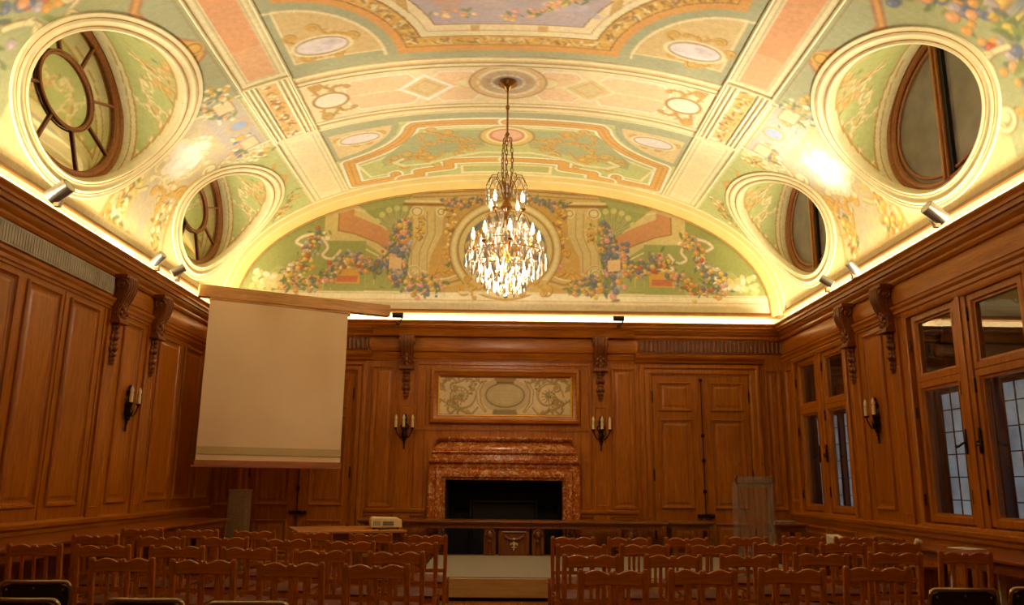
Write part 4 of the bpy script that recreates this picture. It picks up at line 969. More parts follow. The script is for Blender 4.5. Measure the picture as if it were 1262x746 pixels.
pc.poly([(-.25,-.38),(.25,-.38),(.2,-.24),(-.2,-.24)], C_(150,128,76)); pc.line([(-.24,-.36),(.24,-.36)], .03, C_(100,90,80)); pc.poly([(-.18,.27),(.18,.27),(.22,.37),(-.22,.37)], C_(168,136,72)); pc.line([(-.14,.25),(.14,.25)], .04, C_(120,82,50))
pc.noise(.06,.2)
n1, n2 = 300, 100; gx, gz = np.meshgrid(np.linspace(-1.20,1.20,n1), np.linspace(-.36,.39,n2)); V = np.stack([gx, np.full_like(gx,-.012), gz], -1).reshape(-1,3)
F = (np.arange(n2-1)[:,None]*n1+np.arange(n1-1)).ravel(); F = np.stack([F,F+1,F+n1+1,F+n1],1)
paintmesh('canvas', V, F, pc.sample(gx,gz).reshape(-1,3), M_PANELP, pic)

# --- wall sconces
def sconce(P, u, label, n_c=3, z=2.36):
    o = thing('wall_sconce', label, 'sconce', P(u, z, 0)); loc = Vector(P(u, z, 0))
    Q = lambda a, zz, n: tuple(Vector(P(u+a, z+zz, n))-loc)
    b = B()
    for zz, r, n_ in ((.20,.045,.05),(.12,.03,.045),(.03,.05,.05),(-.06,.06,.06),(-.14,.035,.05),(-.20,.022,.045),(-.27,.014,.04)): b.ball(Q(0,zz,n_), r, r, r*1.3, 8, 6)
    b.tube([Q(0,-.32,.04), Q(0,.26,.04)], .014, 6); b.ball(Q(0,.27,.05),.03,.03,.045)
    for s in (-1,1): b.tube([Q(s*(.05*sin(t)+.01*t), .16-.05*t*.9, .045) for t in np.linspace(0,4.4,12)], .011, 5)
    b.build('backplate', M_BRONZE, o, smooth=60)
    xs = {3: (-.15, 0, .15), 2: (-.12,.12)}[n_c]
    for a in xs:
        n_ = .20 if a == 0 else .13
        b = B(); b.tube([Q(a*t+(.0), -.06-.07*sin(pi*t)+(.09)*t*t, .06+(n_-.06)*t) for t in np.linspace(0,1,10)], .011, 6)
        b.lathe([(.012,0),(.03,.012),(.038,.025),(.036,.032),(.014,.036)], Q(a,.03,n_), 10); arm = b.build('arm', M_BRONZE, o, smooth=60)
        b = B(); b.lathe([(.024,0),(.024,.125),(.016,.13)], Q(a,.06,n_), 10); b.build('candle_sleeve', M_CANDLE, arm, smooth=50)
        b = B(); b.lathe([(.012,0),(.024,.02),(.026,.045),(.015,.08),(.003,.105)], Q(a,.188,n_), 10); b.build('bulb', M_BULBOFF, arm, smooth=60)
    return o
sconce(PB, -1.77, 'three-arm bronze candle sconce on the back wall, left of the marble fireplace', z=2.33)
sconce(PB, 1.77, 'three-arm bronze candle sconce on the back wall, right of the marble fireplace', z=2.33)
sconce(PL, 11.02, 'bronze candle sconce on the left wall, left of the projection screen', 2, 2.40)
sconce(PR, 11.00, 'bronze candle sconce on the right wall, on the pier between the windows', 2, 2.34)

# --- spotlights on the cornice
def spot(loc, aim, mat, label, bulb=True, power=SPOT_W, L_=.20, r=.062):
    o = thing('spotlight', label, 'spotlight', loc)
    d = (Vector(aim)-Vector(loc)).normalized(); a = d.orthogonal().normalized(); a2 = d.cross(a)
    b = B(); b.tube([d*-.5*L_, d*-.48*L_, d*.5*L_], [r*.8, r, r], 16); b.build('housing', mat, o, smooth=40)
    b = B(); b.tube([d*.5*L_, d*.505*L_], [r*.8, r*.8], 16); b.build('lens', M_BULBOFF, o)
    side = Vector((1,0,0)) if abs(loc[1]-14.4) < .3 else Vector((0,1,0))
    b = B(); b.tube([side*(r+.01), side*(r+.035)+Vector((0,0,-.04)), Vector((0,0,-.14))+side*(r*.6)], .014, 6); b.ball(side*(r+.01), .026)
    b.box(-.03,.03,-.03,.03,-.17,-.13); b.build('bracket', mat, o, smooth=40)
    if power:
        l = bpy.data.lights.new('spot_beam', 'SPOT'); l.energy = power; l.color = (1,.93,.82); l.spot_size = radians(88); l.spot_blend = 1.0; l.shadow_soft_size = .04
        lo = bpy.data.objects.new('spot_beam', l); COL.objects.link(lo); lo.parent = o; lo.location = d*(L_*.52); lo.rotation_euler = d.to_track_quat('-Z','Y').to_euler()
    return o
spot((-4.88, 8.30, 4.50), (-1.2, 7.8, 7.0), M_STEEL, 'steel cylinder spotlight on the left cornice under the near oculus', power=SPOT_W*.5, L_=.26, r=.085)
spot((-4.93, 11.0, 4.50), (-2.2, 10.2, 7.0), M_STEEL, 'steel spotlight on the left cornice, farther from the corner of the pair above the sconce', power=SPOT_W*.7)
spot((-4.86, 11.55, 4.48), (-1.5, 12.6, 7.0), M_STEEL, 'upright steel spotlight on the left cornice, closer to the projection screen', power=SPOT_W*.5)
spot((4.88, 8.60, 4.50), (1.2, 8.0, 7.0), M_STEEL, 'steel cylinder spotlight on the right cornice under the near oculus', power=SPOT_W*.6, L_=.26, r=.085)
spot((4.96, 10.95, 4.49), (2.5, 10.2, 7.0), M_STEEL, 'steel spotlight tilted on the right cornice, farther from the corner than its neighbour', power=SPOT_W*1.3)
spot((4.88, 11.70, 4.48), (1.5, 12.8, 7.0), M_STEEL, 'upright steel spotlight on the right cornice under the far oculus', power=SPOT_W*.5)
spot((-1.95, 14.38, 4.42), (-3.0, 14.38, 4.42), M_BLKPL, 'short black cylinder spotlight on the back cornice, left of the chandelier', power=0, L_=.2, r=.05)
spot((2.10, 14.38, 4.41), (3.0, 14.38, 4.41), M_BLKPL, 'short black cylinder spotlight on the back cornice, right of the chandelier', power=0, L_=.2, r=.05)
b = B(); b.tube([(0,-.42,0),(0,.42,0)], .035, 10); ft = b.build('fluorescent_tube', M_LTUBE, smooth=40); ft.location = (-5.0, 10.0, 4.385)
tag(ft, 'lit white fluorescent tube showing above the left cornice, near the spotlight pair', 'light tube')

# --- chandelier
CX, CY = 0.0, 10.66
ch = thing('chandelier', 'large crystal chandelier with lit candle bulbs hanging from the painted vault', 'chandelier', (CX, CY, 7.14))
Zc = lambda z: z-7.14
b = B(); b.lathe([(.03,Zc(7.15)),(.13,Zc(7.14)),(.14,Zc(7.11)),(.10,Zc(7.08)),(.05,Zc(7.05)),(.03,Zc(7.0)),(.012,Zc(6.98))], (0,0,0), 20); b.build('canopy', M_BRASS, ch, smooth=50)
b = B(); b.lathe([(.012,Zc(7.0)),(.012,Zc(6.78)),(.028,Zc(6.77)),(.028,Zc(6.72)),(.014,Zc(6.71)),(.014,Zc(6.36)),(.03,Zc(6.34)),(.045,Zc(6.30)),(.02,Zc(6.26))], (0,0,0), 10); b.build('rod', M_BRASS, ch, smooth=50)
for k in range(3):
    a = k*2*pi/3+.4; b = B(); n_ = 11
    for i in range(n_):
        z = 6.28-(i+.5)*.075; r = .045+.035*sin(pi*min(1, i/n_+.1)); c0 = Vector((r*cos(a), r*sin(a), Zc(z))); tv = Vector((-sin(a),cos(a),0)) if i % 2 else Vector((cos(a),sin(a),0))
        b.tube([c0+tv*.018*cos(t)+Vector((0,0,.048*sin(t))) for t in np.linspace(0,2*pi,10,endpoint=False)], .007, 5, True)
    b.build('chain', M_BRASS, ch, smooth=60)
b = B(); b.lathe([(.01,Zc(5.75)),(.03,Zc(5.70)),(.02,Zc(5.6)),(.05,Zc(5.5)),(.03,Zc(5.42)),(.05,Zc(5.3)),(.09,Zc(5.22)),(.04,Zc(5.14)),(.03,Zc(5.0)),(.06,Zc(4.92)),(.035,Zc(4.8)),(.04,Zc(4.7)),(.10,Zc(4.6)),(.14,Zc(4.55)),(.05,Zc(4.48)),(.03,Zc(4.3))], (0,0,0), 14); b.build('stem', M_BRASS, ch, smooth=50)
drop_me = None
def drop(parent, x, y, z, h=.09, r=.022):
    global drop_me
    if drop_me is None:
        b = B(); v = [(0,0,0)]; 
        for zz, rr in ((-.25,.55),(-.62,1.0),(-.85,.7)):
            v += [(rr*cos(k*pi/3), rr*sin(k*pi/3), zz) for k in range(6)]
        v.append((0,0,-1)); f = [(0,1+k,1+(k+1)%6) for k in range(6)]
        for q in (0,1): f += [(1+q*6+k, 7+q*6+k, 7+q*6+(k+1)%6, 1+q*6+(k+1)%6) for k in range(6)]
        f += [(13+k, 19, 13+(k+1)%6) for k in range(6)]; b.add(v, f); o = b.build('crystal_drop', M_CRYS, parent); drop_me = o.data
    else: o = bpy.data.objects.new('crystal_drop', drop_me); COL.objects.link(o); o.parent = parent
    o.location = (x, y, Zc(z)); o.scale = (r, r, h); o.rotation_euler = (0, 0, random.random()*3)
def small_drops(b, x, y, z, h, r):
    b.add([(x,y,Zc(z))]+[(x+r*cos(k*pi/2),y+r*sin(k*pi/2),Zc(z-h*.6)) for k in range(4)]+[(x,y,Zc(z-h))], [(0,1+k,1+(k+1)%4) for k in range(4)]+[(5,1+(k+1)%4,1+k) for k in range(4)])
mist = B(); wires = B()
def bulb_on(r, a, z, s=1.):
    x, y = r*cos(a), r*sin(a)
    b = B(); b.lathe([(.016,Zc(z-.12)),(.016,Zc(z))], (x,y,0), 10); c = b.build('candle_sleeve', M_CANDLE, ch, smooth=50)
    b = B(); b.lathe([(.010*s,Zc(z)),(.024*s,Zc(z+.035)),(.027*s,Zc(z+.06)),(.015*s,Zc(z+.12)),(.003,Zc(z+.165))], (x,y,0), 10); b.build('flame_bulb', M_BULB, c, smooth=60)
def arm(r, a, z0, z1, zc_):
    pts = [(r*t*cos(a), r*t*sin(a), Zc(z0+(z1-z0)*t-.12*sin(pi*t))) for t in np.linspace(.06,1,10)]
    b = B(); b.tube(pts, .010, 6); b.lathe([(.012,Zc(z1-.01)),(.045,Zc(z1+.01)),(.05,Zc(z1+.025)),(.02,Zc(z1+.03))], (r*cos(a), r*sin(a), 0), 12); b.build('arm', M_BRASS, ch, smooth=60)
for k in range(4): a = pi/4+.15+k*pi/2; arm(.27, a, 5.05, 5.12, 0); bulb_on(.27, a, 5.24)
for k in range(8): a = k*pi/4+.1; arm(.46, a, 4.55, 4.60, 0); bulb_on(.46, a, 4.74)
for k in range(3): bulb_on(.13, k*2.1+.3, 4.30, 1.25)
for k in range(6): bulb_on(.24, k*pi/3, 4.28, 1.1)
for k in range(3): bulb_on(.07, k*2.1+1.2, 4.12, 1.2)
bulb_on(.0, 0, 4.45, 1.3)
# crown of curved wires with beads
for k in range(12):
    a = k*pi/6; pts = [(r*cos(a), r*sin(a), Zc(z)) for r, z in ((.04,5.32),(.09,5.55),(.16,5.68),(.24,5.66),(.29,5.54))]
    wires.tube(pts, .007, 5)
    for j in range(4): small_drops(mist, .29*cos(a), .29*sin(a), 5.53-j*.07, .065, .015)
    small_drops(mist, .20*cos(a), .20*sin(a), 5.66, .1, .016); small_drops(mist, .10*cos(a), .10*sin(a), 5.5, .1, .016)
for R_, z_ in ((.30,5.06),(.50,4.66),(.56,4.52),(.40,4.34),(.25,4.16)): wires.tube([(R_*cos(t), R_*sin(t), Zc(z_)) for t in np.linspace(0,2*pi,36,endpoint=False)], .005, 5, True)
for k in range(10):
    a = k*pi/5; wires.tube([(r*cos(a), r*sin(a), Zc(z)) for r, z in ((.30,5.06),(.36,4.9),(.48,4.72),(.56,4.52),(.40,4.34),(.25,4.16),(.06,3.98))], .005, 4)
wires.build('wire_frame', M_BRASS, ch, smooth=60)
cnt = 0
for R_, z_, n_, h_, r_ in ((.31,5.05,14,.15,.024),(.52,4.72,16,.17,.027),(.57,4.52,20,.19,.030),(.47,4.40,16,.18,.029),(.40,4.33,14,.17,.028),(.28,4.17,10,.15,.026),(.12,4.06,6,.12,.024),(0,3.99,1,.09,.03)):
    for k in range(n_): a = k*2*pi/n_+R_*3; drop(ch, R_*cos(a), R_*sin(a), z_, h_*random.uniform(.85,1.15), r_); cnt += 1
for _ in range(760):
    z = random.uniform(4.1, 5.0); R_ = (.25+.30*max(0, 1-abs(z-4.55)/.55))*random.uniform(.55,1.02); a = random.random()*2*pi
    small_drops(mist, R_*cos(a), R_*sin(a), z, random.uniform(.05,.12), random.uniform(.010,.02))
for _ in range(90): a = random.random()*2*pi; R_ = random.uniform(.08,.32); small_drops(mist, R_*cos(a), R_*sin(a), random.uniform(4.85,5.2), .09, .014)
mo = mist.build('crystal_chain', M_CRYS, ch); mo['kind'] = 'stuff'
for (z, r, e) in ((4.28,.08,.35),(4.80,.05,.40),(5.32,.04,.25)):
    l = bpy.data.lights.new('candle_glow', 'POINT'); l.energy = CHAND_W*e; l.color = WARM; l.shadow_soft_size = r
    lo = bpy.data.objects.new('candle_glow', l); COL.objects.link(lo); lo.parent = ch; lo.location = (0, 0, Zc(z))
# fill lamp added out of view behind the camera to brighten walls and chairs
lamp = thing('added_fill_lamp', 'round opal fill lamp added out of view behind the camera', 'lamp', (0, 1.6, 7.12))
b = B(); b.tube([(0,0,0),(0,0,-1.9)], .012, 8); b.build('rod', M_BRASS, lamp); b = B(); b.ball((0,0,-2.1), .22, .22, .22, 20, 12); b.build('globe', emat('fill_globe_lit', (255,214,150), 6), lamp, smooth=60)
l = bpy.data.lights.new('fill_lamp_glow', 'POINT'); l.energy = REAR_FILL_W; l.color = WARM; l.shadow_soft_size = .25
lo = bpy.data.objects.new('fill_lamp_glow', l); COL.objects.link(lo); lo.parent = lamp; lo.location = (0,0,-2.1)

# --- projection screen hanging from a long pelmet set across the corner
pa, pb = Vector((-4.84,12.60,0)), Vector((-2.06,14.02,0)); dd = (pb-pa).normalized(); nn = Vector((dd.y,-dd.x,0))
ang = atan2(dd.y, dd.x); Lp = (pb-pa).length
sc_ = thing('projection_screen', 'pulled-down cream projection screen hanging across the left corner', 'projection screen', (pa.x,pa.y,4.40), ang)
b = B(); b.box(-.08, Lp+.02, .0, .16, -.07, .13); b.build('pelmet_board', M_PELM, sc_, bevel=.008)
b = B(); b.tube([(.10,.06,-.09),(2.42,.06,-.09)], .05, 14); b.build('roller', M_PELM, sc_, smooth=50)
b = B(); vs = []; 
for i in range(25):
    for j in range(31): x = .10+2.28*i/24; z = -.06-2.60*j/30; vs.append((x, .015+.006*sin(i*.5)*sin(j*.21)+.004*sin(j*.5), z))
n0 = len(vs); vs += [(x, y+.004, z) for x, y, z in vs]
b.add(vs, [(i*31+j, i*31+j+1, i*31+32+j, i*31+31+j) for i in range(24) for j in range(30)]+[(n0+i*31+j, n0+i*31+31+j, n0+i*31+32+j, n0+i*31+j+1) for i in range(24) for j in range(30)])
b.build('screen_fabric', M_SCREEN, sc_, smooth=60)
b = B(); b.box(.10, 2.38, .004, .012, -2.56, -2.44); b.build('hem_band', M_SCRBAND, sc_)
b = B(); b.box(.08, 2.40, -.01, .035, -2.74, -2.65); b.tube([(.07,.012,-2.75),(2.40,.012,-2.75)], .016, 8); b.ball((.06,.012,-2.75), .024); b.build('bottom_batten', M_SCRBAR, sc_, bevel=.004)

# --- platform
pt = thing('platform', 'low platform with grey carpet and pale wooden riser in front of the long desk', 'platform', (1.56, 10.56, 0))
b = B(); b.box(-2.65, 2.65, .05, 3.05, .27, .285); b.build('carpet', M_CARPET, pt)
b = B(); b.box(-2.65, 2.65, .02, 3.07, .045, .272); b.build('riser', M_PLY, pt, bevel=.004)
b = B(); b.box(-2.62, 2.62, .08, 3.0, .0, .05); b.build('recessed_plinth', M_BLACK, pt)

# --- tables
def table_legs(o, x0, x1, y0, y1, h, w, mat, n=2):
    for i in range(n):
        for y in (y0, y1):
            x = x0+(x1-x0)*i/(n-1); b = B(); b.taper((x,y,0),(x,y,h),w*.75,w*.75,w,w); b.build('leg', mat, o, bevel=.004)
def simple_table(name, label, x0, x1, y0, y1, h, mat, cat='table', n=2, rz=0, loc=None, ap=.10, group=None):
    loc = loc or ((x0+x1)/2, (y0+y1)/2, 0); o = thing(name, label, cat, loc, rz, group)
    hx, hy = (x1-x0)/2, (y1-y0)/2
    b = B(); b.box(-hx, hx, -hy, hy, h-.035, h); b.build('tabletop', mat, o, bevel=.008)
    b = B(); i = .05; b.box(-hx+i, hx-i, -hy+i, -hy+i+.02, h-.035-ap, h-.035).box(-hx+i, hx-i, hy-i-.02, hy-i, h-.035-ap, h-.035).box(-hx+i, -hx+i+.02, -hy+i, hy-i, h-.035-ap, h-.035).box(hx-i-.02, hx-i, -hy+i, hy-i, h-.035-ap, h-.035); b.build('apron', mat, o)
    table_legs(o, -hx+i+.02, hx-i-.02, -hy+i+.02, hy-i-.02, h-.035, .07, mat, n)
    return o
dk = thing('long_desk', 'long dark carved desk with masks and fleur-de-lis, standing before the fireplace', 'desk', (.22, 13.72, 0))
b = B(); b.box(-2.62, 2.55, 0, .62, .79, .825); b.box(-2.60, 2.53, .02, .60, .765, .79); b.build('tabletop', M_DARKW, dk, bevel=.006)
b = B(); b.box(-2.5, 2.43, .05, .57, .70, .765); b.build('apron', M_CARVE, dk, bevel=.004)
def leg_trestle(x, wdt, masks):
    b = B(); b.box(x-wdt, x+wdt, .10, .50, .05, .70); b.box(x-wdt-.05, x+wdt+.05, .06, .55, 0, .08); b.frame(lambda u,z,n: (u,.10-n,z), x-wdt+.04, x+wdt-.04, .12, .66, [(0,0),(0,.02),(.02,.03),(.04,.0)])
    t = b.build('carved_trestle', M_CARVE, dk, bevel=.006)
    for m_ in masks:
        b = B(); b.ball((m_,.07,.60), .055, .06, .075, 10, 7); b.ball((m_,.01,.59), .018,.03,.025); b.ball((m_-.022,.02,.625), .012); b.ball((m_+.022,.02,.625), .012)
        for q in range(9): a_ = pi*q/8; b.ball((m_+.07*cos(a_), .07, .61+.075*sin(a_)), .022, .03, .022, 6, 4)
        b.ball((m_,.07,.50), .035,.04,.05); b.build('carved_mask', M_CARVE, t, smooth=60)
    return t
t = leg_trestle(-.02, .255, ()); 
for mx_ in (-.42, .38): leg_trestle(mx_, .10, (mx_,))
leg_trestle(1.93, .10, (1.93,)); leg_trestle(-2.1, .10, (-2.1,))
b = B(); b.tube([(-.02+.17*cos(a_), .075, .62+.10*sin(a_)) for a_ in np.linspace(pi, 2*pi, 9)], [.012,.016,.02,.024,.026,.024,.02,.016,.012], 7)
b.build('carved_swag', M_CARVE, t, smooth=60)
b = B(); b.ball((-.02,.07,.46), .018,.012,.05); b.ball((-.02,.07,.40), .05,.012,.012)
for s in (-1,1): b.tube([(-.02+s*.005,.07,.42),(-.02+s*.03,.07,.47),(-.02+s*.055,.07,.46),(-.02+s*.05,.07,.435)], .012, 6)
b.ball((-.02,.07,.365), .014,.012,.03); b.ball((-.02,.07,.53), .028,.02,.02); b.build('fleur_de_lis', plain('pale_inlay', (206,178,120), .5), t, smooth=60)
b = B(); b.box(-1.9,1.8,.27,.33,.10,.17); b.build('stretcher', M_CARVE, dk)
simple_table('side_table', 'narrow wooden table at the right end of the long desk, before the double door', 2.80, 3.56, 13.74, 14.3, .83, M_DARKW)
simple_table('corner_table', 'small dark table in the far right corner behind the lectern', 4.40, 4.95, 13.3, 13.95, .84, M_DARKW)
simple_table('wall_table', 'long reddish wooden table along the left wall panelling', -5.10, -4.30, 5.2, 13.15, .86, M_DARKWY, n=4)
simple_table('window_table', 'reddish wooden table along the right wall below the near windows', 4.42, 5.08, 4.8, 9.05, .83, M_DARKWY, n=3)
simple_table('wall_bench_table', 'dark wooden table along the right wall below the far windows', 4.72, 5.08, 9.6, 12.9, .55, M_DARKWY, n=3)

# --- projector table, projector, cable
pt_ = thing('projector_table', 'pale wooden table standing askew behind the left block of chairs', 'table', (-2.20, 11.72, 0), radians(20))
b = B(); b.box(-.73,.73,-.58,.58,.765,.80); b.build('tabletop', M_PALE, pt_, bevel=.006)
b = B(); b.box(-.66,.66,-.50,-.48,.68,.765).box(-.66,.66,.48,.50,.68,.765).box(-.66,-.64,-.5,.5,.68,.765).box(.64,.66,-.5,.5,.68,.765); b.build('apron', M_DARKW, pt_)
table_legs(pt_, -.62, .62, -.46, .46, .765, .06, M_DARKW)
pj = thing('projector', 'small cream projector on the askew table, facing the screen', 'projector', (-1.66, 11.78, .80), radians(12))
b = B(); b.prism([(-.22,.02),(-.22,.135),(-.19,.16),(.16,.15),(.21,.125),(.22,.02)], -.18, .18, lambda a,z,h: (a,h,z)); b.build('case', M_PROJ, pj, bevel=.012)
b = B(); b.lathe([(.035,.0),(.038,.02),(.03,.022)], (-.12,.18,.08), 16, 'y'); b.build('lens', M_BLKPL, pj, smooth=40)
b = B(); b.box(-.05,.10,-.184,-.18,.05,.105); [b.box(-.18+i*.02,-.17+i*.02,-.183,-.18,.05,.11) for i in range(5)]; b.build('rear_socket_panel', plain('grey_plastic',(120,112,96),.5), pj)
for sx in (-.17,.17):
    for sy in (-.11,.11): b = B(); b.lathe([(.012,0),(.014,.02)], (sx,sy,0), 8); b.build('foot', M_BLKPL, pj)
b = B(); b.tube([(-1.58,11.56,.815),(-1.57,11.52,.815),(-1.60,11.46,.815),(-1.66,11.36,.815),(-1.68,11.30,.815)], .009, 6)
tag(b.build('power_cable', M_BLKPL, smooth=60), 'black cable lying behind the cream projector on the askew table', 'cable')

# --- pedestal beside the end of the left table
pd = thing('stone_pedestal', 'tall speckled grey-brown square pedestal below the projection screen', 'pedestal', (-4.24, 13.36, 0))
b = B(); b.taper((0,0,.05),(0,0,1.26),.31,.31,.285,.285); b.build('shaft', M_STONE, pd, bevel=.012)
b = B(); b.box(-.17,.17,-.17,.17,0,.05); b.build('base', M_STONE, pd, bevel=.01); b = B(); b.box(-.15,.15,-.15,.15,1.26,1.30); b.build('cap', M_STONE, pd, bevel=.01)

# --- clear acrylic lectern
lc = thing('lectern', 'transparent acrylic lectern with two small microphones on the platform', 'lectern', (3.38, 10.98, .285), radians(-4))
b = B(); b.box(-.235,.235,-.006,.006,.04,1.24); b.build('front_panel', M_ACRYL, lc)
for s in (-1,1):
    b = B(); b.add([(s*.235,0,.02),(s*.235,.34,.02),(s*.235,.30,1.10),(s*.235,-.02,1.26),(s*.243,0,.02),(s*.243,.34,.02),(s*.243,.30,1.10),(s*.243,-.02,1.26)], [(0,1,2,3),(4,7,6,5),(0,4,5,1),(1,5,6,2),(2,6,7,3),(3,7,4,0)]); b.build('side_panel', M_ACRYL, lc)
b = B(); b.add([(-.25,-.04,1.27),(.25,-.04,1.27),(.25,.34,1.13),(-.25,.34,1.13),(-.25,-.04,1.282),(.25,-.04,1.282),(.25,.34,1.142),(-.25,.34,1.142)], [(0,1,2,3),(4,7,6,5),(0,4,5,1),(1,5,6,2),(2,6,7,3),(3,7,4,0)]); b.build('reading_shelf', M_ACRYL, lc)
b = B(); b.box(-.24,.24,-.014,.014,1.185,1.20); b.build('cross_bar', M_STEEL, lc)
b = B(); b.box(-.24,.24,-.01,.34,.30,.31); b.build('inner_shelf', M_ACRYL, lc)
b = B(); b.box(-.28,.28,-.06,.38,0,.02); b.build('base', M_ACRYL, lc)
for s in (-1,1):
    b = B(); b.tube([(s*.19,.02,.02),(s*.215,.02,1.2)], .007, 6); b.build('rod', M_STEEL, lc)
    b = B(); b.tube([(s*.235,0,1.16),(s*.25,-.01,1.26),(s*.245,.0,1.34),(s*.21,.06,1.42),(s*.14,.14,1.46)], .004, 5); m_ = b.build('microphone_stem', M_BLKPL, lc, smooth=60)
    b = B(); b.lathe([(.012,1.20),(.018,1.22),(.018,1.28),(.010,1.30)], (s*.247,-.02,0), 10); b.build('clamp', M_BRASS, m_, smooth=50)
b = B(); b.tube([(-.19,.02,1.15),(-.13,.03,.8),(-.06,.04,.4),(-.02,.05,.05)], .005, 5); b.build('cable', M_BLKPL, lc, smooth=60)

# --- odds and ends on the right
pb_ = B(); pb_.add([(-.09,-.12,0),(.09,-.12,0),(.09,.12,0),(-.09,.12,0),(-.09,-.12,.16),(.09,-.12,.16),(.09,.12,.20),(-.09,.12,.20)], [(0,3,2,1),(4,5,6,7),(0,1,5,4),(1,2,6,5),(2,3,7,6),(3,0,4,7)])
o = pb_.build('white_box', M_PAPER, bevel=.004); o.location = (4.88, 12.10, .55); tag(o, 'small white box on the dark table below the far windows', 'box')
b = B(); b.lathe([(.02,0),(.045,.01),(.05,.07),(.04,.09),(.02,.10)], (0,0,0), 14); b.tube([(.045,0,.02),(.075,0,.03),(.075,0,.06),(.045,0,.07)], .008, 6)
o = b.build('cream_mug', M_PROJ, smooth=50); o.location = (4.86, 11.70, .55); tag(o, 'small cream mug beside the white box under the far windows', 'mug')
b = B(); 
for q in range(9): b.ball((random.uniform(-.03,.03), random.uniform(-.02,.02), .035+random.uniform(-.015,.02)), random.uniform(.018,.03), None, None, 6, 4)
o = b.build('crumpled_napkin', M_PAPER); o.location = (4.50, 8.98, .83); tag(o, 'crumpled cream napkin on the far end of the right-hand table', 'napkin')
b = B(); b.box(-.10,.10,-.15,.15,0,.006); o = b.build('paper_sheet', M_PAPER); o.location = (4.82, 8.6, .831); o.rotation_euler = (0,0,.3); tag(o, 'single pale paper sheet lying on the right-hand table', 'paper')
b = B()
for z, a in ((0,.1),(.012,.3),(.024,-.1)): b.add([(x*cos(a)-y*sin(a), x*sin(a)+y*cos(a), z+dz) for dz in (0,.01) for x, y in ((-.15,-.1),(.15,-.1),(.15,.1),(-.15,.1))], [(0,3,2,1),(4,5,6,7),(0,1,5,4),(1,2,6,5),(2,3,7,6),(3,0,4,7)])
o = b.build('folded_papers', M_GREY_SHEEN_PAPER); o.location = (4.66, 13.6, .84); tag(o, 'flat dark papers on the corner table behind the lectern', 'papers')
for k, (x, y) in enumerate(((4.62, 8.62), (4.72, 7.95))):
    b = B(); b.taper((0,0,0),(.05,.02,.66),.03,.03,.07 if k else .035,.03); o = b.build('pale_board', M_PAPER); o.location = (x, y, 0)
    tag(o, ('narrow upright pale board under the far end of the right-hand table', 'tapering upright pale board under the right-hand table, closer to the camera')[k], 'board')

